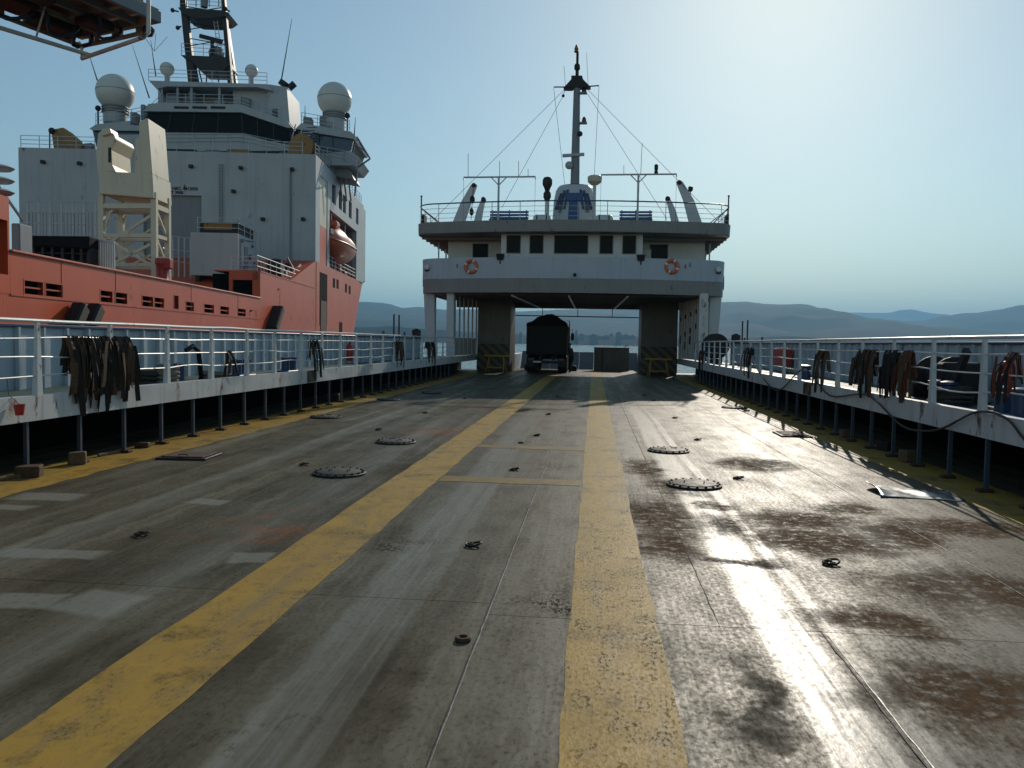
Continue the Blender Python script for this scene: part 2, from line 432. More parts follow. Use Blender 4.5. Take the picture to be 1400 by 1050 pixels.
def yellow_material(name, fade):
    t = NT(name); p = t.pos()
    big = t.noise(p, 1.3, 5, .65); med = t.noise(t.vmul(p,(1.6,.8,1)), 4, 6, .7); fine = t.noise(t.vmul(p,(1.4,.7,1)), 36, 5, .75)
    thin = t.noise(t.vmul(p, (40,1.3,1)), 1.0, 3, .6)
    c = t.mix(t.range(big, .35, .68), (.46,.275,.050), (.38,.24,.062))
    c = t.mix(t.range(med, .48, .70, 0, .6), c, (.20,.155,.085))
    c = t.mix(t.range(thin, .56, .78, 0, .35), c, (.48,.36,.15))
    wear = t.math('MULTIPLY', t.range(med, .47, .62), t.range(fine, .54, .60))
    c = t.mix(t.range(t.noise(t.vmul(p,(3.2,.25,1)), 1.0, 4, .65), .50, .68, 0, .5), c, (.21,.175,.115))
    c = t.mix(t.math('MULTIPLY', wear, .62), c, (.055,.045,.030))
    c = t.mix(t.range(med, .3, .6, fade*.6, fade), c, (.13,.112,.075))
    sm = t.range(t.noise(t.vmul(p,(.9,1.1,1)), 1.5, 5, .65), .54, .66, 0, .72)
    c = t.mix(t.math('MULTIPLY', sm, t.range(fine, .36, .58, .4, 1)), c, (.070,.054,.028))
    t.out(c, t.math('ADD', t.range(big, .3, .7, .42, .56), t.math('MULTIPLY', wear, .25)), 0, t.range(fine, .4, .62, .11, .02))
    t.bump(t.math('ADD', t.math('SUBTRACT', fine, t.math('MULTIPLY', wear, .8)), t.math('MULTIPLY', t.noise(p, 7, 3), .8)), .5, .005)
yellow_material('deck_yellow', .0)
yellow_material('deck_yellow_faded', .62)

# ================================================================== THE SETTING
SEA = -2.3
t = NT('sea_water'); p = t.pos()
wv1 = t.noise(t.vmul(p, (.5,.22,1)), 1.0, 4, .6); wv2 = t.noise(t.vmul(p, (2.2,1.1,1)), 1.0, 3, .6)
t.out((.012,.035,.045), .10, 0, .5); t.b.inputs['IOR'].default_value = 1.33
t.bump(t.math('ADD', wv1, t.math('MULTIPLY', wv2, .35)), .35, .5)
struct(MB().add([(-18000,-400,SEA),(18000,-400,SEA),(18000,18000,SEA),(-18000,18000,SEA)], [(0,1,2,3)]).build('sea', 'sea_water'))

t = NT('hill_scrub'); p = t.pos(); a = t.noise(p, .004, 5, .6); b = t.noise(p, .03, 4, .6)
t.out(t.mix(b, t.mix(a, (.012,.02,.012), (.028,.032,.02)), (.014,.022,.014)), .95, 0, .1)
t = NT('shore_trees'); p = t.pos(); a = t.noise(p, .05, 4, .6)
t.out(t.mix(a, (.004,.006,.005), (.010,.013,.009)), .95, 0, .02)

def ridge(name, D, pts, depth, mat='hill_scrub', rough=.035, cell=60, lift=0):
    """a hill range whose skyline stands at distance D; pts = skyline pixels"""
    sk = [at(px, py, y=D) for px, py in pts]
    xs = [q.x for q in sk]; zs = [q.z + lift for q in sk]
    nu = int((xs[-1]-xs[0]) / cell) + 1; nv = 22
    m = MB(); vs_ = []; fs_ = []
    for i in range(nu+1):
        x = xs[0] + (xs[-1]-xs[0]) * i / nu
        k = 0
        while k < len(xs)-2 and x > xs[k+1]: k += 1
        u = min(1, max(0, (x-xs[k]) / (xs[k+1]-xs[k]))); u = u*u*(3-2*u)*.5 + u*.5
        top = zs[k]*(1-u) + zs[k+1]*u
        top += mnoise.fractal(Vector((x*.004, D*.01, 0)), .9, 2.0, 5) * top * rough * 1.2
        for j in range(nv+1):
            v = j / nv
            y = D - depth + v*depth*1.6
            s_ = v*1.6
            prof = (s_**.75 if s_ < 1 else max(0, 1-(s_-1)/.6)**1.2)
            nz = mnoise.fractal(Vector((x*.0016, y*.0016, 3.1)), 1.0, 2.0, 5)
            z = SEA + (top-SEA)*prof
            if 0 < s_ < .97: z -= abs(nz) * (top-SEA) * .34 * min(1, (1-s_)*2.5) * min(1, s_*5)
            z = max(z, SEA-1) if j not in (0, nv) else SEA-1
            vs_.append((x, y, z))
    for i in range(nu):
        for j in range(nv):
            a_ = i*(nv+1)+j
            fs_.append((a_, a_+nv+1, a_+nv+2, a_+1))
    m.add(vs_, fs_)
    return struct(m.build(name, mat, smooth=True))
ridge('hills', 5600, [(-900,436),(-300,420),(100,404),(300,414),(420,412),(480,411),(525,412),(555,420),(580,419),(612,422),(700,424),(800,421),(880,414),(940,415),(985,412),(1015,411),(1050,414),(1090,414),(1120,423),(1150,432),(1180,440),(1240,448),(1300,456),(1380,470)], 2600)
ridge('hills', 6800, [(1120,462),(1180,441),(1208,436),(1240,438),(1262,437),(1290,430),(1330,425),(1370,421),(1400,415),(1460,408),(1560,400),(1800,398),(2300,420),(2900,440)], 2400)
ridge('hills', 4700, [(1080,463),(1150,453),(1230,447),(1290,446),(1340,450),(1420,460),(1500,470)], 900, rough=.03)
ridge('hills', 12500, [(1040,450),(1120,431),(1170,426),(1215,425),(1240,422),(1270,425),(1300,430),(1380,445),(1450,460)], 2500, cell=120)
ridge('shore_hills', 2500, [(200,446),(330,445),(420,448),(480,446),(540,448),(640,452),(700,457),(740,459),(800,460),(880,461),(1000,461),(1100,460),(1200,465)], 320, 'shore_trees', rough=.25, cell=14)

# ------------------------------------------------------------------ car deck
CX = -1.31                     # ferry centre line
WL, WR = -6.90, 4.80           # inner side of the galleries
HL, HR = -8.70, 6.60           # outer plating
DEND = 50.6
d = MB().box(HL-.05, HR+.05, -6, DEND, -2.9, -.022).box(-5.6, 3.4, DEND, 57.2, -2.9, -.022)
car_deck = struct(d.build('car_deck', 'black_paint'))
rows = [-6, 5.1, 11.3, 17.5, 23.7, 29.9, 36.1, 42.3, DEND]
for ri in range(len(rows)-1):
    xs = [HL+.1, -5.25, -3.75, -2.2, -.65, .82, 3.1, HR-.1]
    if ri == 0: xs = [HL+.1, -5.25, -3.75, -2.2, -.65, 1.43, 3.1, HR-.1]
    for ci in range(len(xs)-1):
        y0, y1 = rows[ri], rows[ri+1]
        if ci < 4: y0 += (.12 if ri else 0); y1 += (.12 if ri < len(rows)-2 else 0)
        elif ri: y0 -= .1
        if ci >= 4 and ri < len(rows)-2: y1 -= .1
        g = .0011
        m = MB(); x0, x1 = xs[ci]+g, xs[ci+1]-g; y0 += .003; y1 -= .003; e = .0006
        j = 0.0
        m.add([(x0,y0,-.02),(x1,y0,-.02),(x1,y1,-.02),(x0,y1,-.02),(x0,y0,j-e),(x1,y0,j-e),(x1,y1,j-e),(x0,y1,j-e),(x0+e,y0+e,j),(x1-e,y0+e,j),(x1-e,y1-e,j),(x0+e,y1-e,j)],
              [(0,1,5,4),(1,2,6,5),(2,3,7,6),(3,0,4,7),(4,5,9,8),(5,6,10,9),(6,7,11,10),(7,4,8,11),(8,9,10,11)])
        m.build('deck_plate', 'deck_paint', car_deck)
MB().box(-5.4, 3.3, DEND+.01, 54.2, -.02, 0).build('deck_plate', 'deck_paint', car_deck)
def stripe(x0, x1, y0, y1, name='lane_line', wob=.012, step=.35):
    """painted line with a slightly uneven brushed edge"""
    m = MB(); n = max(2, int((y1-y0)/step)); vs_ = []
    for i in range(n+1):
        y = y0 + (y1-y0)*i/n
        vs_ += [(x0 + random.uniform(-wob, wob), y, .0032), (x1 + random.uniform(-wob, wob), y, .0032)]
    m.add(vs_, [(2*i, 2*i+1, 2*i+3, 2*i+2) for i in range(n)])
    return m.build(name, 'deck_yellow', car_deck)
stripe(-2.50, -1.92, -5.5, 46); stripe(-.11, .43, -5.5, 49.5)
stripe(WL-.35, -6.25, -5.5, 46, 'edge_line', .03); stripe(4.30, WR+.35, -5.5, 46, 'edge_line', .02)
def cross(y0, y1):
    m = MB(); n = 14; vs_ = []
    for i in range(n+1):
        x = -1.9 + 1.775*i/n
        vs_ += [(x, y0 + random.uniform(-.02,.02), .0032), (x, y1 + random.uniform(-.02,.02), .0032)]
    m.add(vs_, [(2*i, 2*i+2, 2*i+3, 2*i+1) for i in range(n)]); m.build('cross_line', 'deck_yellow_faded', car_deck)
cross(9.75, 10.15); cross(13.0, 13.4)
def weld(x, y0, y1, r=.006, mat='weld_silver', wob=.006):
    pts = []; y = y0
    while y < y1:
        pts.append((x + random.uniform(-wob, wob), y, .001)); y += .09 if y < 8 else .3
    m = MB().tube(pts, [r*random.uniform(.4, 1.3) for _ in pts], 5); return m.build('weld_seam', mat, car_deck, smooth=True)
weld(-.65, -1, 30, .0042, 'dark_steel', .0025); weld(-.641, -1, 26, .0032, 'weld_silver', .0025)
weld(1.43, -1, 5.0, .008, 'dark_steel', .003); weld(1.455, -1, 5.0, .005, 'weld_silver', .003)
weld(.82, 5.2, 30, .005, 'dark_steel', .004); weld(3.1, -1, 24, .004, 'dark_steel', .004)

# ------------------------------------------------------------------ side galleries
def gallery(side):
    left = side < 0
    xi = WL if left else WR; xo = HL if left else HR; s = side
    name = 'side_gallery'
    g = thing(name, 'raised side walkway with white coaming and railing ' + ('beside the red-hulled ship' if left else 'below the bare blue hills'), 'walkway', (xi + s*.9, 0, 0))
    Y0, Y1 = -5.5, 50.0
    # coaming with gentle dents
    m = MB(); n = 120; vs_ = []
    for i in range(n+1):
        y = Y0 + (Y1-Y0)*i/n
        dd = mnoise.noise(Vector((y*.9, s*3, 0))) * .018
        vs_ += [(xi+dd*.5, y, .67+dd*.3), (xi-s*.0+dd, y, .83), (xi+dd*.4, y, .98), (xi+s*.10, y, .985), (xi+s*.10, y, .67)]
    fs_ = []
    for i in range(n):
        for k in range(5):
            q = (i*5+k, i*5+(k+1) % 5, (i+1)*5+(k+1) % 5, (i+1)*5+k)
            fs_.append(q[::-1] if left else q)
    fs_ += [tuple(range(5)), tuple(n*5+k for k in range(5))]
    m.add(vs_, fs_); m.build('coaming', 'white_rusty', g)
    MB().box(xi+s*.1, xo, Y0, Y1, .80, .90).build('walkway_floor', 'deck_green', g)
    MB().box(xi+s*1.45, xi+s*1.5, Y0, Y1, .0, .80).build('recess_lining', 'recess_black', g)  # shade under the walkway put into the colour of lining and ceiling
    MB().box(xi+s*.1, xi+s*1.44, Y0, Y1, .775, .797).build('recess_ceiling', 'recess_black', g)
    # frames under the walkway
    base = MB().box(xi+s*.03, xi+s*.08, -.02, .02, 0, .67).build('pillar', 'pillar_blue', g)
    foot = MB().box(xi-s*.05, xi+s*.13, -.06, .06, .0035, .045).build('pillar_foot', 'rust_steel', base, bevel=.008)
    y = -4.25 if left else -4.1; first = True
    off0 = y
    base.location.y += off0
    while True:
        y += 1.03
        if y > 38: break
        c = rep(base, (0, y-off0, 0))
        f = foot.copy(); COL.objects.link(f); f.parent = c
    # outer bulwark: plates and stiffeners
    yy = Y0
    while yy < 39.5:
        y1_ = min(yy+3.0, 40)
        m = MB(); holes = []
        if not left and yy < 10.2 < y1_: holes = [(10.0, 10.22, 1.02, 1.30)]
        wall_holes(m, yy+.004, y1_-.004, .9, 1.85, holes, lambda a,b,c_,d_: m.box(xo, xo+s*.04, a, b, c_, d_))
        m.build('bulwark_plate', 'light_blue', g); yy += 3.0
    MB().box(xo-s*.06, xo+s*.10, Y0, 40, 1.85, 1.90).build('bulwark_cap', 'dark_blue', g, bevel=.01)
    st = MB().box(xo-s*.07, xo-s*.003, -.022, .022, .9, 1.85).build('stiffener', 'light_blue', g)
    k = 0; y = -5.0
    st.location.y += y
    while y < 39:
        y += .56; k += 1
        rep(st, (0, k*.56, 0))
    # railing
    pw = .10
    post = MB().add(*((lambda w0, w1: ([(xi+s*.02,-w0,.98),(xi+s*.10,-w0,.98),(xi+s*.10,w0,.98),(xi+s*.02,w0,.98),(xi+s*.03,-w1,1.90),(xi+s*.07,-w1,1.90),(xi+s*.07,w1,1.90),(xi+s*.03,w1,1.90)],
            [(3,2,1,0),(4,5,6,7),(0,1,5,4),(1,2,6,5),(2,3,7,6),(3,0,4,7)]))(.055,.032))).build('rail_post', 'rail_white', g, bevel=.006)
    p0 = 10.9 - 1.5*10 if left else 9.0 - 1.5*9
    post.location.y += p0; k = 0; y = p0
    while y < 38.2:
        k += 1; y = p0 + 1.5*k
        c = rep(post, (0, 1.5*k + random.uniform(-.05,.05), 0)); c.rotation_euler.x = 0; c.location.x += random.uniform(-.006,.006)
    def railpath(z, amp):
        pts = []; y = Y0
        while y <= 39.6:
            ph = (y-p0) % 1.5
            sag = math.sin(math.pi*ph/1.5)
            j = mnoise.noise(Vector((math.floor((y-p0)/1.5)*3.7, z*7, s)))
            pts.append((xi+s*.05 + j*amp*sag, y, z + j*amp*1.4*sag)); y += .375
        return pts
    MB().tube(railpath(1.915, .010), .024, 8).build('top_rail', 'rail_white', g, smooth=True)
    for z, a in ((1.70,.026),(1.465,.034),(1.225,.042)):
        MB().tube(railpath(z, a), .011, 6).build('mid_rail', 'rail_white', g, smooth=True)
    return g
gal_l = gallery(-1); gal_r = gallery(1)

# ================================================================== FERRY SUPERSTRUCTURE
YF = 40.0
HW = 8.05
def rounded_plan(hw, y0, y1, rc, bow):
    """plan outline of a deck: slightly bowed front with rounded corners"""
    pts = []
    for i in range(9):
        u = -1 + 2*i/8
        x = u*(hw-rc); pts.append((CX+x, y0 + bow*u*u))
    for i in range(1, 7):
        a = math.pi/2*i/6
        pts.append((CX+hw-rc+rc*math.sin(a), y0+bow+rc*(1-math.cos(a))))
    pts.append((CX+hw, y1)); pts.append((CX-hw, y1))
    for i in range(6, 0, -1):
        a = math.pi/2*i/6
        pts.append((CX-hw+rc-rc*math.sin(a), y0+bow+rc*(1-math.cos(a))))
    return pts
def slab(plan, z0, z1): return MB().prism([(x,y,z0) for x,y in plan], (0,0,z1-z0))
def band(plan, z0, z1, th, flare=0.0, close=False):
    """upright plating that follows a plan outline (open at the aft edge)"""
    order = [plan[16]] + plan[17:] + plan[:16]
    m = MB(); vs_ = []; n = len(order)
    cx, cy = CX, sum(q[1] for q in plan)/len(plan)
    for x, y in order:
        dx, dy = cx-x, cy-y; L = math.hypot(dx*.5, dy); ix, iy = dx*.5/L*th, dy/L*th
        fx, fy = -dx*.5/L*flare, -dy/L*flare
        vs_ += [(x,y,z0),(x+fx,y+fy,z1),(x+fx+ix,y+fy+iy,z1),(x+ix,y+iy,z0)]
    fs_ = []
    for i in range(n-1):
        for q in range(4):
            fs_.append((i*4+q, i*4+4+q, i*4+4+(q+1) % 4, i*4+(q+1) % 4))
    fs_ += [(0,1,2,3), ((n-1)*4+3,(n-1)*4+2,(n-1)*4+1,(n-1)*4)]
    return m.add(vs_, fs_)
sup = thing('ferry_deckhouse', 'white ferry bridge deckhouse spanning the car deck on pillars', 'deckhouse', (CX, YF, 0))
planL = rounded_plan(7.86, YF, 50.2, 1.3, 1.0)
planU = rounded_plan(HW, YF-.1, 50.4, 1.2, .9)
def front_y(x): return YF + 1.0*((x-CX)/6.25)**2 - .035
slab(rounded_plan(7.8, YF+.05, 50.15, 1.3, 1.0), 4.42, 4.62).build('bridge_deck', 'fascia_grey', sup)
fa = band(planL, 4.26, 4.97, .05).build('deck_fascia', 'fascia_grey', sup)
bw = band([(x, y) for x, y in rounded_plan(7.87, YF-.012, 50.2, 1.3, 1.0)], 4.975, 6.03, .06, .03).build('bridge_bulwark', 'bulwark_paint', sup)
# ceiling grillage over the car deck
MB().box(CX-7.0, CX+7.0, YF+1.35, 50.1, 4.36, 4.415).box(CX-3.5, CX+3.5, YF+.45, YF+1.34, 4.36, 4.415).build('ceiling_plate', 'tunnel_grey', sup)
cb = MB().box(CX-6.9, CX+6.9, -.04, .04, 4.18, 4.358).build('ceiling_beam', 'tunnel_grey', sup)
cb.location.y += YF+1.4
for i in range(1, 14): rep(cb, (0, .62*i, 0))
for px0, px1 in ((700,738),(778,786),(858,840)):
    a = at(px0, 396, y=YF+.6); b = at(px1, 424, y=49.7)
    MB().tube([(a.x, YF+.6, 4.13), (b.x, 49.7, 3.92)], .05, 8).build('ceiling_pipe', 'rail_white', sup, smooth=True)
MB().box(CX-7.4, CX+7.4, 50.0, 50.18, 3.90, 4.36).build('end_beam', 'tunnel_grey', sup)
# pipe hung across the bow opening
a = at(700, 431, y=50.6); b = at(875, 434, y=50.6)
bp = MB().tube([(a.x-.6,50.6,a.z),(b.x+.3,50.6,a.z-.04)], .035, 8).build('height_bar', 'dark_steel', sup, smooth=True)
for px in (742, 790, 837):
    q = at(px, 431, y=50.6); MB().tube([(q.x,50.6,q.z-.12),(q.x,50.3,3.95)], .022, 6).build('hanger', 'dark_steel', bp)
# outer tapered legs
for s in (-1, 1):
    x = CX + s*7.35
    m = MB().add([(x-.22,YF+1.9,.9),(x+.22,YF+1.9,.9),(x+.22,YF+2.2,.9),(x-.22,YF+2.2,.9),(x-.30+s*.1,YF+1.75,4.42),(x+.30+s*.1,YF+1.75,4.42),(x+.30+s*.1,YF+2.3,4.42),(x-.30+s*.1,YF+2.3,4.42)],
                 [(3,2,1,0),(4,5,6,7),(0,1,5,4),(1,2,6,5),(2,3,7,6),(3,0,4,7)])
    m.build('outer_leg', 'white_paint', sup, bevel=.03)
# port side: open frames; starboard side: plated wall
def side_x(y, s): return (WL-.62 + .62*(y-41)/6) if s < 0 else (WR+.62 - .62*(y-41)/6)
pl = MB().box(-.03, .02, -.15, .15, .98, 4.36).build('frame_pillar', 'white_paint', sup, bevel=.008); pl.location += Vector((side_x(42.1,-1), 42.1, 0))
for i in range(1, 6): y = 42.1+i*.92; rep(pl, (side_x(y,-1)-side_x(42.1,-1), y-42.1, 0))
MB().box(WL-.80, WL-.42, 41.2, 41.5, .98, 4.36).build('portal_post', 'white_paint', sup, bevel=.01)
MB().prism([(side_x(41.6,-1)-.1,41.6,.985),(side_x(47,-1)-.1,47,.985),(side_x(47,-1)-.05,47,.985),(side_x(41.6,-1)-.05,41.6,.985)], (0,0,.95)).build('side_plating', 'white_rusty', sup)
MB().prism([(side_x(41.2,1)+.13,41.2,.985),(side_x(47,1)+.13,47,.985),(side_x(47,1)+.08,47,.985),(side_x(41.2,1)+.08,41.2,.985)], (0,0,3.37)).build('side_plating', 'white_rusty', sup)
MB().box(WR+.42, WR+.85, 41.0, 41.19, .985, 4.36).build('portal_post', 'white_rusty', sup, bevel=.01)
ri = MB().box(-.03, .075, -.02, .02, .985, 4.36).build('wall_rib', 'white_rusty', sup); ri.location += Vector((side_x(41.6,1), 41.6, 0))
for i in range(1, 9): y = 41.6+.62*i; rep(ri, (side_x(y,1)-side_x(41.6,1), y-41.6, 0))
for s, x0 in ((-1, WL), (1, WR)):       # patches of bare steel and fittings along the tunnel sides
    for k, y in enumerate((42.6, 43.9, 45.1, 46.3)):
        if s > 0:
            for z, h in ((1.5+.3*(k % 2), .45), (2.6-.2*k, .3), (3.4-.1*k, .25)): MB().box(side_x(y,1)-.01, side_x(y,1)+.079, y-.1, y+.12, z, z+h).build('wall_fitting', 'dark_steel', sup, bevel=.02)
# stair casings at the bow end, with hazard fenders
for s, x0, x1 in ((-1, WL+.002, -4.95), (1, 2.72, WR-.002)):
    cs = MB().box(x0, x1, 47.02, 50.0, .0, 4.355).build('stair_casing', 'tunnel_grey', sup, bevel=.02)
    MB().add([(x0,46.72,.1),(x1,46.72,.1),(x1,47.0,.1),(x0,47.0,.1),(x0,46.9,1.62),(x1,46.9,1.62),(x1,47.0,1.62),(x0,47.0,1.62)],
             [(3,2,1,0),(4,5,6,7),(0,1,5,4),(1,2,6,5),(2,3,7,6),(3,0,4,7)]).build('hazard_fender', 'hazard', cs, bevel=.02)
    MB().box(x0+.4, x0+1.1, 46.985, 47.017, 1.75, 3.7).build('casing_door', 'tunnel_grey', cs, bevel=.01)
# upper deck
slab(planU, 7.28, 7.40).build('upper_deck', 'fascia_grey', sup)
band(rounded_plan(HW+.02, YF-.12, 50.4, 1.2, .9), 7.30, 7.86, .06, .02).build('upper_fascia', 'fascia_grey', sup)
slab(rounded_plan(HW-.08, YF, 50.3, 1.2, .9), 7.70, 7.80).build('upper_floor', 'deck_green', sup)
rb = MB().box(CX-HW+.1, CX+HW-.1, -.03, .03, 7.14, 7.278).build('overhang_rib', 'fascia_grey', sup); rb.location.y += 42.2
for i in range(1, 8): rep(rb, (0, 1.05*i, 0))
for s in (-1, 1):
    MB().tube([(CX+s*7.55, 47.0, 4.6), (CX+s*7.55, 47.0, 7.3)], .05, 8).build('stanchion', 'white_paint', sup, smooth=True)
    MB().tube([(CX+s*7.3, 43.5, 4.6), (CX+s*7.3, 43.5, 7.3)], .04, 8).build('stanchion', 'white_paint', sup, smooth=True)
# wheelhouse front
yw = 40.9
def wx(px): return at(px, 400, y=yw).x
x0, x1 = wx(684), wx(877); wz0, wz1 = 6.28, 7.23
wins = [(wx(a), wx(b), wz0, wz1) for a, b in ((691,711),(722.5,742),(756,803),(818,837),(849,868.5))]
m = MB(); wall_holes(m, x0, x1, 4.62, 7.28, wins, lambda a,b,c,d_: m.box(a, b, yw, yw+.12, c, d_))
wh = m.build('wheelhouse_front', 'white_paint', sup)
MB().box(x0+.002, x0+.12, yw+.122, 43.0, 4.62, 7.28).box(x1-.12, x1-.002, yw+.122, 43.0, 4.62, 7.28).build('wheelhouse_side', 'white_paint', sup)
def window(wn, y, par):
    a, b, c, d_ = wn; f = .035
    mm = MB().box(a, b, y-.02, y+.05, c, c+f).box(a, b, y-.02, y+.05, d_-f, d_).box(a, a+f, y-.02, y+.05, c+f, d_-f).box(b-f, b, y-.02, y+.05, c+f, d_-f)
    fr = mm.build('window_frame', 'fascia_grey', par)
    MB().box(a+f, b-f, y+.03, y+.045, c+f, d_-f).build('window_pane', 'window_glass', fr)
    return fr
for wn in wins: window(wn, yw, sup)
# side cabin walls, set back
ys = 43.0
xl, xr = at(612, 400, y=ys).x, at(962, 400, y=ys).x
for s, a, b, op in ((-1, xl, x0, (645,667)), (1, x1, xr, (886.5,912))):
    w = (at(op[0], 400, y=ys).x, at(op[1], 400, y=ys).x, 5.9, 7.05)
    m = MB(); wall_holes(m, a, b, 4.62, 7.28, [w], lambda p_,q_,c,d_: m.box(p_, q_, ys, ys+.12, c, d_))
    m.build('cabin_wall', 'white_paint', sup)
    window(w, ys, sup)
    e = a if s < 0 else b-.12
    MB().box(e, e+.12, ys+.122, 50.0, 4.62, 7.28).build('cabin_side', 'white_rusty', sup)
MB().box(xl+.13, xr-.13, 44.2, 44.25, 4.65, 7.26).build('cabin_bulkhead', 'dark_steel', sup)
MB().box(x1+.05, x1+.55, ys-.35, ys-.003, 4.62, 6.75).build('deck_locker', 'white_paint', sup, bevel=.02)
# upper railing all round the front
plan_r = [planU[16]] + planU[17:] + planU[:16]
def inset(k): return [(CX+(x-CX)*(1-k/HW), y + (k if y < 45 else -k)) for x, y in plan_r]
pr = inset(.06)
MB().tube([(x,y,8.80) for x,y in pr], .034, 8).build('upper_top_rail', 'dark_blue', sup, smooth=True)
for z in (8.06, 8.30, 8.55): MB().tube([(x,y,z) for x,y in pr], .012, 6).build('upper_mid_rail', 'rail_grey', sup, smooth=True)
post = MB().tube([(0,0,7.8),(0,0,8.8)], .02, 6).build('upper_rail_post', 'rail_grey', sup, smooth=True)
seglen = 0; put = []
for (ax, ay), (bx, by) in zip(pr[:-1], pr[1:]):
    L = math.hypot(bx-ax, by-ay); k = 0
    while seglen < L:
        put.append((ax+(bx-ax)*seglen/L, ay+(by-ay)*seglen/L)); seglen += 1.45
    seglen -= L
post.location += Vector((put[0][0], put[0][1], 0))
for q in put[1:]: rep(post, (q[0]-put[0][0], q[1]-put[0][1], 0))
for s in (-1, 1):      # taller end posts with navigation-light brackets and braces
    x = CX+s*(HW-.08)
    MB().tube([(x,42.0,7.8),(x,42.0,9.35)], .035, 8).ball((x,42.0,9.38), .06, 8).build('corner_post', 'dark_steel', sup, smooth=True)
    MB().tube([(x,42.1,8.75),(x-s*1.15,42.1,7.82)], .025, 6).build('brace', 'dark_steel', sup, smooth=True)
    MB().box(x-.05, x+.1, 42.3, 43.0, 7.9, 8.5).build('side_light_screen', 'dark_steel', sup, bevel=.02)
# details on the bulwark face
for s in (-1, 1):
    xs_ = CX + s*7.45; yb = 41.25
    MB().box(xs_-.14, xs_+.14, yb, yb+.3, 5.38, 5.72).build('deck_light_box', 'dark_steel', bw, bevel=.02)
    MB().lathe([(.13,0),(.15,.10),(.10,.16)], (xs_, yb, 5.58), 12, (0,-1,0)).build('lamp_glass', 'radome_white', bw, smooth=True)
    MB().box(CX+s*7.90-.04, CX+s*7.90+.04, 42.4, 42.9, 4.65, 5.35).build('draught_plate', 'black_paint', bw, bevel=.01)
q = at(786, 376, y=YF-.05); MB().lathe([(.05,0),(.09,.05),(.09,.16),(.03,.2)], (q.x, YF-.05, q.z), 10, (0,-1,0)).build('horn', 'dark_steel', bw, smooth=True)
# red fire-hose markers
for px, py in ((622,361),(939,362)):
    q = at(px, py, y=YF-.02); MB().box(q.x-.06, q.x+.06, front_y(q.x)-.06, front_y(q.x)+.04, q.z-.12, q.z+.1).build('marker_plate', 'red_paint', bw, bevel=.01)

# ------------------------------------------------------------------ funnel and mast
def F(px, py, Y): q = at(px, py, y=Y); return Vector((q.x, Y, q.z))
YM = 44.2
fun = thing('funnel', 'white ferry funnel casing with blue emblem and blue louvre slashes', 'funnel', (CX, YM, 7.8))
fx = F(785, 300, YM).x
prof = [(1.20,7.8),(1.20,8.6),(1.15,9.5),(1.05,10.05),(.90,10.28)]
body = MB(); n = 28; vs_ = []; fs_ = []
for r, z in prof:
    for k in range(n):
        a = 2*math.pi*k/n
        c_, s_ = math.cos(a), math.sin(a)
        ex = .62
        vs_.append((fx + r*math.copysign(abs(c_)**ex, c_), YM+.6 + 1.5*r*math.copysign(abs(s_)**ex, s_), z))
for i in range(len(prof)-1):
    for k in range(n): fs_.append((i*n+k, i*n+(k+1) % n, (i+1)*n+(k+1) % n, (i+1)*n+k))
fs_.append(tuple((len(prof)-1)*n+k for k in range(n)))
body.add(vs_, fs_).build('funnel_casing', 'white_paint', fun, smooth=True)
yfr = YM+.6-1.5*1.18
MB().lathe([(.95,10.20),(.99,10.30),(.90,10.40),(.3,10.42)], (fx, YM+.6, 0), 28).build('funnel_rim', 'dark_blue', fun, smooth=True)
for s in (-1, 1):
    for k, (dx, lean, z0, z1) in enumerate(((.44,.10,8.9,9.95),(.66,.14,8.75,9.9),(.86,.17,8.9,9.75))):
        xb = fx + s*dx + s*lean*.6; xt = fx + s*dx - s*lean
        yy = yfr - .03
        MB().prism([(xb-.065,yy,z0),(xb+.06,yy,z0),(xt+.06,yy+.12,z1),(xt-.06,yy+.12,z1)], (0,.3,0)).build('louvre_slash', 'dark_blue', fun)
MB().prism([(fx+a_, yfr-.05, z) for a_, z in ((-.50,9.75),(.50,9.75),(.46,9.5),(.26,9.25),(.32,7.9),(-.32,7.9),(-.26,9.25),(-.46,9.5))], (0,.25,0)).build('blue_emblem', 'bench_blue', fun)

mast = thing('signal_mast', 'tall grey signal mast with crosstree, lamps and stay wires above the funnel', 'mast', (fx, YM, 9.9))
tp = F(789, 110, YM); bt = F(786, 252, YM)
MB().tube([(bt.x, YM, 8.2), (bt.x, YM, bt.z), (tp.x, YM, tp.z+.1)], [.25,.25,.17], 12).build('mast_pole', 'ship_grey', mast, smooth=True)
a = F(789, 100, YM)
topm = MB().tube([(a.x,YM,tp.z),(a.x,YM,F(789,95,YM).z)], .09, 8).tube([(a.x,YM,F(789,95,YM).z),(a.x,YM,F(788,72,YM).z)], .07, 8).build('topmast', 'dark_steel', mast, smooth=True)
MB().lathe([(.08,0),(.16,.1),(.16,.3),(.08,.4)], F(789,97,YM), 10).build('masthead_lamp', 'dark_steel', topm, smooth=True)
MB().lathe([(.07,0),(.14,.05),(.09,.12),(.12,.2),(.04,.42)], F(788,72,YM), 10).build('masthead_lamp', 'ochre', topm, smooth=True)
ct = F(788, 118, YM)
arm = MB().tube([F(757,119,YM), F(772,119,YM), F(806,118,YM), F(819,117,YM)], .035, 6)
arm.build('crosstree', 'dark_steel', mast, smooth=True)
MB().prism([F(770,120,YM-.2),F(808,119,YM-.2),F(797,108,YM-.2),F(796,103,YM-.2),F(781,103,YM-.2),F(781,108,YM-.2)], (0,.5,0)).build('lamp_platform', 'dark_steel', mast, bevel=.02)
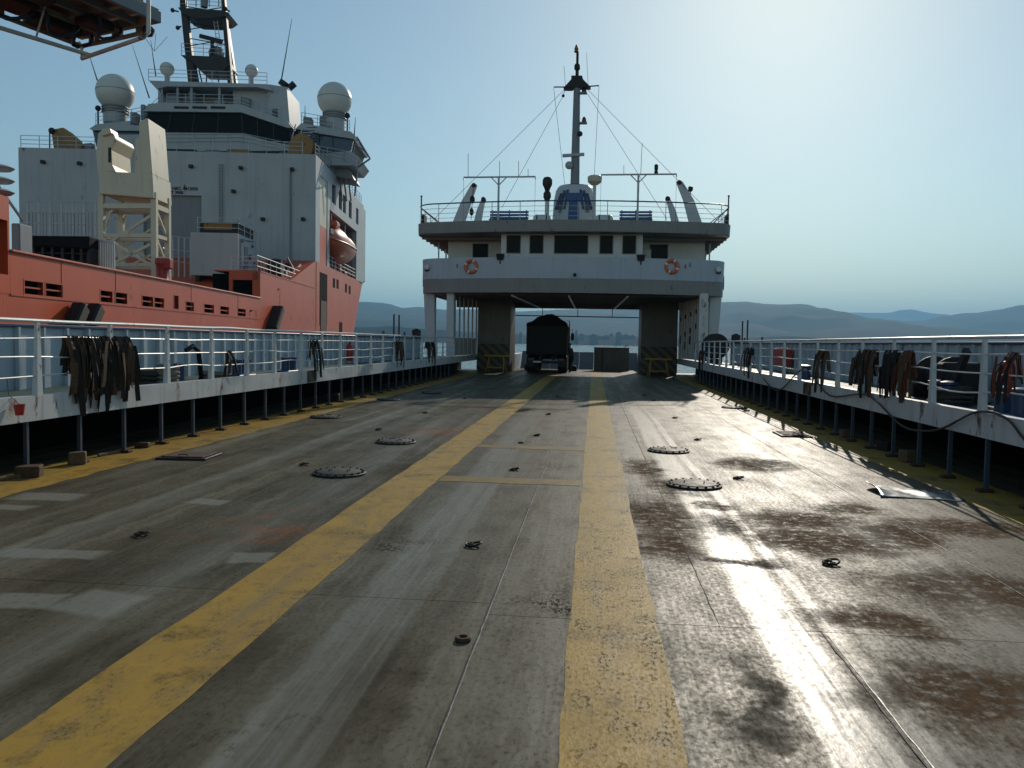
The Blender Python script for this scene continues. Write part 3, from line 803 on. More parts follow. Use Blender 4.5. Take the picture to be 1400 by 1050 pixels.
for px, py in ((797,127),(797,168)):
    q = F(px, py, YM); MB().box(q.x-.3, q.x+.22, YM-.15, YM+.15, q.z-.05, q.z+.02).build('lamp_bracket', 'ship_grey', mast)
    MB().lathe([(.11,0),(.13,.06),(.1,.22),(.05,.3)], (q.x+.06, YM, q.z+.02), 10).build('mast_lamp', 'lamp_red' if py > 150 else 'dark_steel', mast, smooth=True)
MB().ball(F(793,183,YM-.2), .15, 12).build('floodlamp', 'dark_steel', mast, smooth=True)
q0, q1 = F(769,213,YM-.3), F(799,211,YM-.3)
MB().bar(q0, q1, .16, .16).build('radar_scanner', 'ship_white', mast, bevel=.02)
MB().ball(F(778,226,YM-.25), .22, 12).build('radar_motor', 'ship_white', mast, smooth=True)
MB().tube([F(783,124,YM),F(772,124,YM),F(770,130,YM)], .02, 6).ball(F(770,131,YM), .09, 8).build('gooseneck_lamp', 'dark_steel', mast, smooth=True)
for p0, p1, yy in (((771,123),(588,305),42.0),((770,131),(686,284),43.0),((803,122),(984,304),42.0),((803,128),(912,300),43.0),((757,120),(772,252),44.0),((819,118),(812,250),44.0)):
    a = F(p0[0], p0[1], YM); b = F(p1[0], p1[1], yy); b.z = max(b.z, 7.8)
    MB().tube([a, b], .011, 5).build('stay_wire', 'dark_steel', mast)
for px, py0, py1 in ((803,72,116),(772,90,117)):
    MB().tube([F(px-1,py0,YM),F(px+1,py1,YM)], .010, 5).build('whip_aerial', 'dark_steel', mast)

# ------------------------------------------------------------------ things on the upper deck
def antenna_frame(px, pxl, pxr, pyb, label):
    Y = 42.0
    o = thing('antenna_frame', label, 'antenna', F(px, 303, Y))
    t0 = F(px, pyb, Y); MB().tube([(t0.x,Y,7.8),(t0.x,Y,t0.z)], .055, 8).build('pole', 'rail_grey', o, smooth=True)
    l, r_ = F(pxl, pyb+1, Y), F(pxr, pyb, Y)
    MB().tube([l+Vector((0,0,-.12)), l, r_, r_+Vector((0,0,-.12))], .045, 8).build('crossbar', 'rail_grey', o, smooth=True)
    for s in (-1, 1): MB().tube([(t0.x,Y,t0.z-.45),(t0.x+s*.42,Y,t0.z-.02)], .03, 6).build('knee_brace', 'rail_grey', o, smooth=True)
    for q in (l, r_): MB().tube([q+Vector((0,0,-.1)), (q.x,Y,7.8)], .008, 5).build('aerial_wire', 'dark_steel', o)
    return o, t0
o1, t1 = antenna_frame(682, 634, 732, 241.5, 'T-shaped aerial pole over the blue bench beside the black cowl vent')
o2, t2 = antenna_frame(873, 822, 925, 238, 'T-shaped aerial pole rising beside the cream radar pedestal')
for px, a, b, o in ((640,210,241,o1),(683,220,241,o1),(709,220,241,o1),(722,231,241,o1),(853,226,238,o2),(876,196,238,o2)):
    MB().tube([F(px,b,42.0), F(px+(2 if px > 870 else 0),a,42.0)], .014, 5).build('whip_aerial', 'dark_steel', o)
q = F(897, 237, 42.0); MB().lathe([(.1,0),(.1,.1),(.07,.14),(.1,.2),(.1,.42),(.05,.46)], q, 10).build('lamp', 'dark_steel', o2, smooth=True)
def davit(pts, w, label, Y=42.6, hook=None):
    o = thing('davit', label, 'davit', F(pts[0][0], 303, Y))
    ps = [F(x, y, Y) for x, y in pts]; ps[0].z = 7.8
    m = MB()
    L = [Vector((p_.x - w*k/2, Y, p_.z)) for p_, k in zip(ps, (1.25,1.0,.6))]; Rr = [Vector((p_.x + w*k/2, Y, p_.z)) for p_, k in zip(ps, (1.25,1.0,.6))]
    m.prism(L + Rr[::-1], (0,.25,0)); m.build('arm', 'white_paint', o, bevel=.02)
    MB().lathe([(.11,-.05),(.13,0),(.11,.3)], ps[-1]+Vector((0,-.02,-.05)), 12, (0,1,0)).build('sheave', 'dark_steel', o, smooth=True)
    if hook:
        a, b = F(*hook[0], Y), F(*hook[1], Y)
        MB().tube([a, b], .02, 6).build('fall_wire', 'dark_steel', o)
        mid = a.lerp(b, .35); MB().ball(mid, .14, 10, 1.6).build('block', 'dark_steel', o, smooth=True)
        mid = a.lerp(b, .75); MB().ball(mid, .12, 10, 1.8).build('block', 'dark_steel', o, smooth=True)
davit([(624,303),(637,276),(648,252)], .55, 'tall white boat davit beside the black tackle on the upper deck', hook=((647,258),(644,300)))
davit([(651,303),(656,287),(661,271)], .34, 'short rust-streaked davit between the tall davit and the aerial pole')
davit([(954,303),(942,274),(929,248)], .55, 'tall white boat davit leaning toward the aerial crossbar end')
davit([(926,303),(919,286),(913,270)], .34, 'short white davit beside the tall one by the radar-side rail')
q = F(944, 262, 42.8); MB().tube([(q.x,42.8,7.8),q], .025, 6).lathe([(.06,0),(.13,.08),(.13,.24),(.05,.28)], q, 10).build('deck_lamp', 'dark_steel', loc=(q.x,42.8,7.8), smooth=True)
o = bpy.data.objects['deck_lamp']; tag(o, 'small dark deck lamp on a pole behind the leaning davit', 'lamp')

def bench(px0, px1, label, flip=1):
    Y = 42.4; a, b = F(px0, 300, Y).x, F(px1, 300, Y).x
    o = thing('deck_bench', label, 'bench', ((a+b)/2, Y, 7.8), group='blue slatted benches on the upper deck')
    for k in range(3): MB().box(a, b, Y-.28+k*.17, Y-.15+k*.17, 8.20, 8.235).build('seat_slat', 'bench_blue', o, bevel=.006)
    for k in range(3): MB().box(a, b, Y+.24+k*.02, Y+.27+k*.02, 8.30+k*.16, 8.42+k*.16).build('back_slat', 'bench_blue', o, bevel=.006)
    for x in (a+.12, (a+b)/2, b-.12):
        MB().box(x-.03, x+.03, Y-.28, Y-.22, 7.8, 8.2).box(x-.03, x+.03, Y+.27, Y+.32, 7.8, 8.78).box(x-.03, x+.03, Y-.22, Y+.27, 8.14, 8.195).build('leg_frame', 'bench_blue', o)
bench(669, 722, 'blue slatted deck bench under the aerial pole beside the black cowl vent')
bench(847, 892, 'blue slatted deck bench under the aerial pole beside the radar pedestal')

o = thing('cowl_ventilator', 'black cowl ventilator on a pale pipe beside the funnel', 'ventilator', F(748, 303, 42.6))
q = F(748, 272, 42.6)
MB().tube([(q.x,42.6,7.8),(q.x,42.6,q.z)], .11, 10).build('duct', 'white_paint', o, smooth=True)
MB().lathe([(.12,-.1),(.21,.1),(.2,.3),(.12,.42),(.16,.55),(.26,.75),(.26,1.0),(.18,1.12),(.05,1.16)], q, 14).build('cowl', 'black_paint', o, smooth=True)
o = thing('radar_pedestal', 'cream drum-shaped radar scanner on a white pole by the funnel', 'radar', F(813, 303, 42.6))
q = F(813, 252, 42.6)
MB().tube([(q.x,42.6,7.8),(q.x,42.6,q.z)], .09, 10).build('pole', 'white_paint', o, smooth=True)
MB().lathe([(.2,-.02),(.36,.12),(.38,.26),(.38,.38),(.3,.44),(.05,.45)], q, 20).build('drum', 'cream', o, smooth=True)
def raft(px, label):
    Y = 42.2; q = F(px, 296, Y); c = Vector((q.x, Y, 8.14))
    o = thing('life_raft', label, 'life raft', (q.x, Y, 7.8))
    MB().lathe([(.02,-.48),(.24,-.44),(.32,-.34),(.33,0),(.32,.34),(.24,.44),(.02,.48)], c, 18, (1,0,0)).build('canister', 'radome_white', o, smooth=True)
    for d_ in (-.25, .25): MB().lathe([(.335,-.03),(.345,0),(.335,.03)], c+Vector((d_,0,0)), 18, (1,0,0)).build('band', 'dark_steel', o, smooth=True)
    MB().box(c.x-.4, c.x+.4, Y-.25, Y+.25, 7.8, 7.88).build('cradle', 'rail_grey', o)
raft(741, 'white life raft canister beneath the black cowl ventilator')
raft(826, 'white life raft canister at the foot of the radar pedestal')
def lifebuoy(px, py, label):
    q = at(px, py, y=YF-.02); c = Vector((q.x, front_y(q.x)-.11, q.z))
    o = thing('lifebuoy', label, 'lifebuoy', c)
    pts = [c + Vector((.29*math.cos(2*math.pi*k/28), 0, .29*math.sin(2*math.pi*k/28))) for k in range(28)]
    MB().tube(pts, .092, 10, True).build('ring', 'orange', o, smooth=True)
    for k in range(4):
        a0 = math.pi/4 + k*math.pi/2 + .35
        ps = [c + Vector((.29*math.cos(a0+u), 0, .29*math.sin(a0+u))) for u in (-.13,-.06,0,.06,.13)]
        MB().tube(ps, .097, 10).build('band', 'reflect_white', o, smooth=True)
lifebuoy(642, 363, 'orange lifebuoy with white bands on the bulwark below the cabin wall with the rusty tint')
lifebuoy(920, 363, 'orange lifebuoy with white bands on the bulwark in front of the deck locker window')
def flood(px, label):
    q = at(px, 358, y=YF+.3); y = front_y(q.x)
    o = thing('floodlight', label, 'floodlight', (q.x, y, 5.9))
    MB().prism([(q.x-.22,y-.12,6.2),(q.x+.22,y-.12,6.2),(q.x+.16,y-.12,5.88),(q.x-.16,y-.12,5.88)], (0,.22,0)).build('housing', 'black_paint', o, bevel=.02)
    MB().tube([(q.x,y-.01,5.7),(q.x,y-.01,5.9)], .04, 8).build('bracket', 'dark_steel', o)
    MB().box(q.x-.17, q.x+.17, y-.14, y-.122, 5.95, 6.16).build('lens', 'window_glass', o)
flood(684, 'black floodlight on the bulwark nearest the cowl-vent end of the wheelhouse')
flood(876, 'black floodlight on the bulwark nearest the radar end of the wheelhouse')

# ================================================================== THE RED SHIP (own frame: X starboard, Y ahead)
SX = -15.3; SP = -40.5; SC = (SX+SP)/2; HB = (SX-SP)/2
def sbox(px0, px1, py0, py1, Y, depth, mb=None):
    """box whose aft face fills the given pixels at distance Y in the ship's frame"""
    a = sat(px0, (py0+py1)/2, y=Y); b = sat(px1, (py0+py1)/2, y=Y)
    c = sat((px0+px1)/2, py1, y=Y); d_ = sat((px0+px1)/2, py0, y=Y)
    return (mb or MB()).box(a.x, b.x, Y, Y+depth, c.z, d_.z)
def spoly(pts, Y, depth, mb=None):
    return (mb or MB()).prism([sat(px, py, y=Y) for px, py in pts], (0, depth, 0))
def S(px, py, Y): return sat(px, py, y=Y)
def Sx(px, py, X=SX): return sat(px, py, x=X)

ship = sthing('icebreaking_supply_ship', 'large red-hulled supply ship with tall white superstructure moored alongside', 'ship', (SC, 40, SEA))
# --- hull
ys_ = [-14, 20, 50, 70, 80, 86, 88, 90, 92, 94, 96, 99, 102, 105, 108, 110, 112, 113.5, 114.5]
zs_ = [SEA-.8, -.5, 1.5, 3.0, 5.5, 8.5]
def half(Y, Z):
    yf = 87 + (Z-3)*.8; L = 20 + Z*.5
    if Y <= yf: return HB
    u = min(1, (Y-yf)/L); return HB*math.sqrt(max(0, 1-u*u))
m = MB(); vs_ = []; fs_ = []; nz = len(zs_)
for Y in ys_:
    tops = 2.2 if Y < 52.8 else (2.2 if Y < 69.9 else 8.5)
    for Z in zs_: vs_.append((SC + half(Y, Z), Y, Z if Y >= 70 else min(Z, 3.0 if Y < 70 else Z)))
    for Z in zs_: vs_.append((SC - half(Y, Z), Y, Z if Y >= 70 else min(Z, 3.0)))
w = 2*nz
for i in range(len(ys_)-1):
    for k in range(nz-1):
        fs_.append((i*w+k, i*w+k+1, (i+1)*w+k+1, (i+1)*w+k))
        fs_.append((i*w+nz+k, (i+1)*w+nz+k, (i+1)*w+nz+k+1, i*w+nz+k+1))
    fs_.append((i*w+nz-1, i*w+2*nz-1, (i+1)*w+2*nz-1, (i+1)*w+nz-1))
fs_.append(tuple(range(nz)) + tuple(reversed(range(nz, 2*nz))))
hull = m.add(vs_, fs_).build('hull', 'red_hull', ship)
# --- starboard bulwark with freeing ports
def ports(lst, py0, py1):
    out = []
    for a, b in lst:
        p_, q_ = Sx(a, (py0+py1)/2), Sx(b, (py0+py1)/2); out.append((p_.y, q_.y))
    return out
pt = ports([(33,58),(62,85),(137,153),(157,173),(194,208.5),(211,223.5),(254,264.5),(279,292),(301,312.5),(325,335.5),(341,350)], 396, 396)
holes = [(a, b, 3.06, 3.50) for a, b in pt] + [(39.0, 39.55, 3.08, 3.72)]
ystep = Sx(355.5, 392).y
yhi = Sx(13, 346).y
m = MB(); wall_holes(m, yhi, ystep, 3.0, 4.33, holes, lambda a,b,c,d_: m.box(SX-.14, SX+.012, a, b, c, d_))
m.build('bulwark', 'red_hull', hull)
for a, b, c, d_ in holes:
    e = .05
    f = MB().box(SX-.16, SX+.022, a-e, a, c-e, d_+e).box(SX-.16, SX+.022, b, b+e, c-e, d_+e).box(SX-.16, SX+.022, a, b, c-e, c).box(SX-.16, SX+.022, a, b, d_, d_+e).build('freeing_port', 'red_hull', ship)
    if d_ < 3.6: MB().box(SX-.08, SX-.02, a, b, (c+d_)/2-.025, (c+d_)/2+.025).build('port_bar', 'red_hull', f)
MB().box(SX-2.4, SX-.40, yhi, ystep, 3.002, 4.25).build('passage_shade_box', 'recess_black', ship)  # black filler close behind the ports stands for the shade inside
MB().box(SX-.30, SX+.10, yhi, ystep-.02, 4.33, 4.42).build('cap_rail', 'orange', ship, bevel=.03)
MB().box(SX+.013, SX+.03, yhi, ystep, 2.96, 3.02).build('rubbing_seam', 'red_hull', ship)
for py_ in (41.2, 48.7, 33.0, 28.9): MB().box(SX+.013, SX+.022, py_, py_+.03, 3.02, 4.32).build('plate_seam', 'rust_steel', ship)
# raised quarter block near the stern
m = MB(); wall_holes(m, 5.0, yhi-.01, 3.0, 6.05, [(Sx(-60,300).y, Sx(9.5,300).y, 3.6, 5.3)], lambda a,b,c,d_: m.box(SX-.3, SX+.012, a, b, c, d_)); m.build('quarter_block', 'red_hull', ship)
MB().box(SX-4, SX-1.0, 5, yhi-.02, 3.01, 5.9).build('quarter_shade_box', 'black_paint', ship)  # black filler, the opening's inner shade put into its colour
# stepped-up part ahead of the open passage
m = MB(); wall_holes(m, ystep, 70.0, 3.0, 6.1, [(ports([(392,398)],0,800)[0]+(3.1,3.55)), (ports([(405,410)],0,800)[0]+(3.1,3.5)), (ports([(415,420)],0,800)[0]+(3.1,3.5)),
      (Sx(379,420).y, Sx(382.5,420).y, 3.0+.3, 5.3), (Sx(425,420).y, Sx(428,420).y, 3.3, 5.2)], lambda a,b,c,d_: m.box(SX-.5, SX+.012, a, b, c, d_))
m.build('raised_bulwark', 'red_hull', ship)
MB().box(SX-3.2, SX-.52, ystep+.3, 69.9, 3.01, 5.95).build('raised_shade_box', 'recess_black', ship)  # black filler behind ports and slots, painted for the shade inside
a, b = S(313, 392, ystep), S(355, 392, ystep)
m = MB(); wall_holes(m, a.x, SX-.502, 3.0, 6.1, [(S(318,392,ystep).x, S(352.5,392,ystep).x, 3.6, 5.55)], lambda p_,q_,c,d_: m.box(p_, q_, ystep, ystep+.25, c, d_)); m.build('step_bulkhead', 'red_hull', ship)
MB().box(SX-3.0, SX+.05, ystep+.02, 69.9, 6.10, 6.18).build('raised_deck', 'red_hull', ship)
# dark fender pads slung against the side
def pad(px0, px1, py0, py1, lean, w, label):
    a = Sx(px0, py1); b = Sx(px1, py0)
    o = MB().bar((SX+.30, a.y, a.z), (SX+.30, b.y, b.z), .55, w, (1,0,0)).build('hull_fender', 'rubber', None, SHIP_A, (SX+.3, a.y, a.z), bevel=.08)
    tag(o, label, 'fender', 'slanted rubber fenders against the red hull')
pad(88, 100, 418, 446, 0, .5, 'slanted dark fender on the red hull, nearer the stern of a pair')
pad(110, 122, 419, 447, 0, .5, 'slanted dark fender on the red hull, nearer the bow of a pair')
pad(364, 374, 421, 452, 0, .9, 'lone slanted dark fender on the red hull beside a narrow vertical slot')

# --- main superstructure block
YA = 70.0; ZT = 17.6
dx0, dx1 = S(196, 300, YA).x, S(275.5, 300, YA).x; dzt = S(250, 267, YA).z
m = MB(); wall_holes(m, SP, SX, 2.2, ZT, [(dx0, dx1, 2.2, dzt)], lambda p_,q_,c,d_: m.box(p_, q_, YA, YA+.4, c, d_))
aft = m.build('aft_bulkhead', 'ship_white', ship)
MB().box(dx0, dx1, YA+.28, YA+.36, 2.2, dzt).build('hangar_door', 'ship_grey', aft)
MB().box(SP, SX-3.2, YA+.402, 96, 2.3, ZT-.02).build('superstructure_core', 'ship_grey', ship)
fw = MB(); n = 10
wall_side = MB()
zr = 8.5
ydoor0, ydoor1 = Sx(437, 330).y, Sx(447.5, 330).y
yrec = Sx(450.5, 330).y; yre = 91.0
wins = [(Sx(a,270).y, Sx(b,270).y, 14.75, 16.55) for a, b in ((454,459),(463.3,467.6),(469,473),(477,481),(487,490.3))]
wall_holes(wall_side, YA+.402, 96.0, zr, ZT, [(ydoor0, ydoor1, zr-.1, 16.2), (yrec, yre, zr-.01, 13.9)] + wins, lambda a,b,c,d_: wall_side.box(SX-.45, SX, a, b, c, d_))
wall_side.build('side_wall', 'ship_white', ship)
wall_low = MB(); wall_holes(wall_low, YA+.402, ydoor0, 3.0, zr, [], lambda a,b,c,d_: wall_low.box(SX-.45, SX+.012, a, b, c, d_))
wall_low.build('side_wall_foot', 'red_hull', ship)
MB().box(SX-.45, SX, YA, YA+.398, zr, ZT-.01)
for wn in wins:
    MB().box(SX-.3, SX-.22, wn[0], wn[1], wn[2], wn[3]).build('side_window', 'window_glass', ship)
# tall side door, two bands; lowest panel is black, painting a dark opening's shade
dz = [3.0, 7.7, 11.9, 16.2]
for (a, b), mt in zip(zip(dz[:-1], dz[1:]), ('recess_black', 'red_hull', 'cream')):
    MB().box(SX-.6, SX-.06 if mt != 'recess_black' else SX+.02, ydoor0, ydoor1, a, b).build('side_door', mt, ship)
MB().box(SX+.013, SX+.05, Sx(438,430).y, Sx(446,430).y, -.5, 5.2).build('gangway_slot', 'rust_steel', ship)
MB().box(SX-3.15, SX-.45, yrec, yre, 13.92, 14.1).build('recess_ceiling', 'ship_grey', ship)
MB().box(SX-3.15, SX-.02, yre+.01, yre+.3, zr, 13.9).build('recess_end', 'ship_grey', ship)
# hull portholes near the bow
for px, py in ((456.5,387),(461.5,388.5),(473,394),(478,396.5)):
    q = Sx(px, py); MB().box(SX-.03, SX+.015, q.y-.55, q.y+.55, q.z-.45, q.z+.45).build('hull_window', 'recess_black', ship, bevel=.01)
q = Sx(466, 448); MB().box(SX-.5, SX+.015, q.y-1.2, q.y+1.0, q.z-.9, q.z+.8).build('anchor_pocket', 'recess_black', ship, bevel=.3)
q = Sx(489, 330)
MB().box(SX-25, SX-.05, 96.02, 98, 8.5, ZT-.03).build('fore_bulkhead', 'ship_white', ship, bevel=.3)
# lettering over the hangar door
def lettering(txt, px, py, h):
    cu = bpy.data.curves.new('lettering', 'FONT'); cu.body = txt; cu.size = h; cu.extrude = .004; cu.offset = .012
    tmp = bpy.data.objects.new('tmp_text', cu); COL.objects.link(tmp)
    dg = bpy.context.evaluated_depsgraph_get(); me = bpy.data.meshes.new_from_object(tmp.evaluated_get(dg))
    bpy.data.objects.remove(tmp)
    q = S(px, py, YA)
    o = bpy.data.objects.new('lettering', me); COL.objects.link(o); me.materials.clear(); me.materials.append(M('recess_black'))
    o.parent = ship; o.matrix_parent_inverse = Matrix.Translation(-BASE[ship.name])
    o.location = (q.x, YA-.012, q.z); o.rotation_euler = (math.pi/2, 0, 0)
lettering('N', 224, 259.5, .36); lettering('NRC. 0412035', 235.5, 259.5, .36); lettering('NT 3900', 229.5, 265, .36)
# rails along the top of the block
def srail(pts, h=1.05, rails=3, mat='rail_grey', par=None, r=.028, spacing=1.5, post_r=.03):
    par = par or ship
    for k in range(1, rails+1):
        MB().tube([p_ + Vector((0,0,h*k/rails)) for p_ in pts], r, 5).build('guard_rail', mat, par)
    base = None; carry = 0
    for a, b in zip(pts[:-1], pts[1:]):
        L = (b-a).length
        nseg = max(1, int(L/spacing))
        for k in range(nseg+1):
            q = a.lerp(b, k/nseg)
            if base is None:
                base = MB().tube([(0,0,0),(0,0,h)], post_r, 5).build('rail_post', mat, par); base.location += q; q0 = q
            else: rep(base, q-q0)
V = Vector
srail([V((SP+.1,YA+.2,ZT)), V((S(128,209,YA).x,YA+.2,ZT))]); srail([V((S(215,209,YA).x,YA+.2,ZT)), V((SX-1.2,YA+.2,ZT))])
srail([V((SX-.15,YA+.5,ZT)), V((SX-.15,95,ZT))], mat='ship_white')
# deck machinery on top of the block, behind the rail
for px0, px1, py0, py1, mt in ((226,268,203,211,'dark_steel'),(280,300,204,212,'ship_grey'),(310,340,203,213,'ochre'),(345,380,206,215,'dark_steel'),(150,178,200,209,'dark_steel')):
    a = S(px0, 208, 72.5); b = S(px1, 208, 72.5)
    MB().box(a.x, b.x, 72.5, 74, ZT, S(px0, py0, 72.5).z).build('deck_machinery', mt, ship, bevel=.08)
# --- bridge tower
YB = 77.0
def spart(name, pts, Y, depth, mat, par=None): return spoly(pts, Y, depth).build(name, mat, par or ship)
spart('bridge_base', [(148,215),(430,226),(430,206),(205,184),(150,184)], YB, 12, 'ship_white')
spart('bridge_apron', [(135,207),(400,206),(400,199),(365,192),(330,182),(212,181),(200,190),(135,190)], YB-.5, .6, 'ship_white')
# aft windows: panels of dark glass between mullions
tops = [(203,150),(235,150),(267,151),(299,152),(330,153),(352,160),(374,168),(394,174)]
bots = [(196,184),(228,183),(262,184),(297,186),(332,186),(352,190),(374,195),(396,199)]
for i in range(len(tops)-1):
    spoly([tops[i], tops[i+1], bots[i+1], bots[i]], YB, .3).build('bridge_window', 'window_glass', ship)
    spoly([(tops[i][0]-.6,tops[i][1]), (tops[i][0]+.6,tops[i][1]), (bots[i][0]+.6,bots[i][1]), (bots[i][0]-.6,bots[i][1])], YB-.06, .05).build('mullion', 'black_paint', ship)
spart('bridge_core', [(203,153),(330,154),(396,176),(396,205),(196,198)], YB+.4, 9, 'ship_grey')
spart('bridge_roof', [(196,152),(203,142),(226,140),(330,143),(392,165),(399,174),(394,175),(330,153.5)], YB-.4, 10, 'ship_white')
for a in (238, 263, 288): spart('roof_grille', [(a,145),(a+20,145.5),(a+20,149),(a,148.5)], YB-.43, .02, 'dark_steel')
srail([S(196,199,YB-.6), S(332,198,YB-.6), S(394,211,YB-.6)], mat='rail_grey')
# port wing
spart('wing_window', [(126,176),(205,178),(200,196),(133,206)], YB+1, .3, 'blue_glass')
spart('wing_roof', [(122,176),(131,170),(178,165),(178,171),(205,172),(205,179),(126,178)], YB+.6, 8, 'ship_white')
spart('wing_body', [(133,215),(203,215),(203,205),(133,205)], YB+.8, 8, 'ship_white')
spart('wing_inner', [(128,178),(204,178),(200,206),(135,206)], YB+1.35, 6, 'dark_steel')
srail([S(131,170,YB+1), S(180,165,YB+1), S(203,160,YB+1)])
# starboard wing
for a, b, c, d_ in (((408,176),(436,180),(436,209),(408,206)), ((437,180),(455,183),(455,210),(437,209)), ((456,183),(484,188),(480,206),(456,210))):
    spoly([a, b, c, d_], YB+1, .3).build('wing_window', 'blue_glass', ship)
spart('wing_inner', [(404,176),(484,188),(478,206),(404,209)], YB+1.35, 7, 'dark_steel')
spart('wing_roof', [(404,176),(412,168),(480,180),(486,186),(484,190),(440,183)], YB+.6, 8, 'ship_white')
spart('wing_apron', [(425,212),(478,206),(492,216),(484,226),(430,226)], YB+.8, 6, 'ship_white')
spart('wing_bracket', [(432,226),(476,228),(484,245),(455,240)], YB+2, 4, 'ship_grey')
for p0, p1 in (((488,187),(506,217)),((506,217),(489,229)),((488,200),(500,207)),((492,196),(506,217)),((489,229),(485,268)),((486,190),(482,210))):
    MB().tube([S(*p0, YB+2), S(*p1, YB+2)], .09, 6).build('wing_truss', 'ship_grey', ship)
for px in (462, 468, 474): MB().tube([S(px,226,YB+3), S(px+6,275,YB+3)], .09, 6).build('wing_strut', 'ship_grey', ship)
srail([S(412,169,YB+1), S(478,180,YB+1)]); srail([S(425,213,YB+.6), S(470,221,YB+.6), S(488,232,YB+.6)], mat='rail_grey')
# stair and hose reel beside the tower
for i in range(9):
    a = S(398, 205-4*i, YB-.8); MB().box(a.x+i*.18, a.x+.9+i*.18, YB-.8, YB-.5, a.z, a.z+.06).build('stair_tread', 'rail_grey', ship)
MB().tube([S(395,207,YB-.8), S(404,170,YB-.8)], .06, 5).tube([S(404,207,YB-.8), S(415,170,YB-.8)], .06, 5).build('stair_stringer', 'rail_grey', ship)
o = sthing('hose_reel', 'ochre cable reel standing on the superstructure edge below the wing', 'reel', S(412, 220, 74))
c = S(413, 203, 74); c2 = V((c.x, 74, max(c.z, ZT+1.25)))
for d_ in (-.45, .45): MB().lathe([(1.2,-.05),(1.25,0),(1.2,.05)], c2+V((0,d_,0)), 20, (.3,1,0)).build('flange', 'ochre', o, smooth=True)
MB().lathe([(.85,-.45),(.85,.45)], c2, 18, (.3,1,0)).build('drum', 'rust_steel', o, smooth=True)
MB().box(c.x-.8, c.x+.8, 73.6, 74.4, ZT, ZT+.3).build('stand', 'ochre', o)
# --- upper tower: posts, monkey island deck, funnel casing
YU = 79.0
spart('tower_back', [(216,143),(372,150),(372,120),(216,120)], YU+2.5, 5, 'ship_white')
spart('tower_front', [(320,150),(392,165),(392,121),(364,116),(318,118)], YU, 5, 'ship_white')
spart('tower_block', [(216,146),(268,146),(268,131),(224,131)], YU+.2, 2, 'ship_grey')
spart('observation_deck', [(203,110),(365,115),(372,124),(352,119),(318,119),(228,118),(216,121),(222,130)], YU-1, 6.5, 'ship_white')
for px in (221, 243, 262, 300): MB().tube([S(px,118,YU-.7), S(px,144,YU-.7)], .12, 6).build('tower_post', 'ship_white', ship)
srail([S(203,110,YU-.9), S(290,112.5,YU-.9), S(365,115,YU-.9)], rails=3)
fn = spart('exhaust_casing', [(366,115),(392,119),(396,168),(366,160)], YU-.5, 5, 'ship_white')
MB().tube([S(386,118,YU+1), S(390,112,YU+1)], .5, 10).build('exhaust_pipe', 'black_paint', fn, smooth=True)
MB().tube([S(395,121,YU+1), S(403,114,YU+1)], .32, 10).build('exhaust_pipe', 'black_paint', fn, smooth=True)
srail([S(205,160,YB+1), S(222,143,YB+1)])
# --- lattice signal tower
def leg(p0, p1, w0, w1, Y):
    return spoly([(p0[0]-w0/2,p0[1]), (p0[0]+w0/2,p0[1]), (p1[0]+w1/2,p1[1]), (p1[0]-w1/2,p1[1])], Y, .6)
YT = 80.0
tw = sthing('signal_tower', 'black A-frame signal tower with platforms on the ship superstructure', 'mast', S(283, 112, YT))
leg((246,-30),(262,112),7,10,YT).build('tower_leg', 'black_paint', tw); leg((302,-30),(314,113),5,6,YT).build('tower_leg', 'black_paint', tw)
leg((306,10),(320,113),3,6,YT+2).build('rear_leg', 'ship_grey', tw); leg((262,78),(265,112),4,10,YT+.1).build('rear_leg', 'black_paint', tw)
spart('tower_platform', [(247,75),(308,78),(312,88),(306,96),(272,95),(262,83)], YT-.3, 3, 'black_paint', tw)
spart('tower_platform', [(243,10),(304,14),(312,17),(305,22),(290,25),(264,24),(250,19)], YT-.3, 3, 'black_paint', tw)
srail([S(248,75,YT-.2), S(308,78,YT-.2)], 1.1, 3, 'rail_grey', tw); srail([S(246,10,YT-.2), S(303,14,YT-.2)], 1.1, 3, 'rail_grey', tw)
MB().tube([S(290,74,YT), S(290,54,YT)], .18, 8).build('scanner_post', 'dark_steel', tw)
MB().bar(S(273,49,YT), S(304,57,YT), .25, .35).build('radar_scanner', 'dark_steel', tw)
MB().lathe([(.7,0),(.75,.5),(.5,.9)], S(296,78,YT+1), 12).build('equipment_drum', 'ship_grey', tw, smooth=True)
for px in (292, 297): MB().tube([S(px,28,YT+.2), S(px+7,76,YT+.2)], .04, 5).build('ladder_rail', 'rail_grey', tw)
for i in range(9): MB().tube([S(293+i*.8,31+i*5,YT+.2), S(298+i*.8,31+i*5,YT+.2)], .03, 4).build('ladder_rung', 'rail_grey', tw)
for a, b in (((236,14),(244,16)),((308,12),(314,16)),((243,38),(248,36))): MB().tube([S(*a,YT), S(*b,YT)], .08, 5).ball(S(*a,YT), .22, 8).build('signal_lamp', 'dark_steel', tw)
MB().tube([S(279,10,YT), S(281,-20,YT)], .35, 8).build('topmast', 'ship_grey', tw, smooth=True)

for k in range(6):
    ya = 8+k*11; MB().tube([S(248+ya*.16,ya,YT+.3), S(303+ya*.10,ya+9*(-1)**k,YT+.3)], .05, 5).build('lattice_brace', 'black_paint', tw)
for px0, px1 in ((262,263),(272,276),(283,282),(296,299)): MB().tube([S(px0,96,YT-.1), S(px1,112,YT+1)], .07, 5).build('lattice_brace', 'black_paint', tw)
for px, h_ in ((255,14),(268,9),(286,12),(299,16)): MB().tube([S(px,9,YT), S(px,9-h_,YT)], .05, 5).build('tower_aerial', 'black_paint', tw)
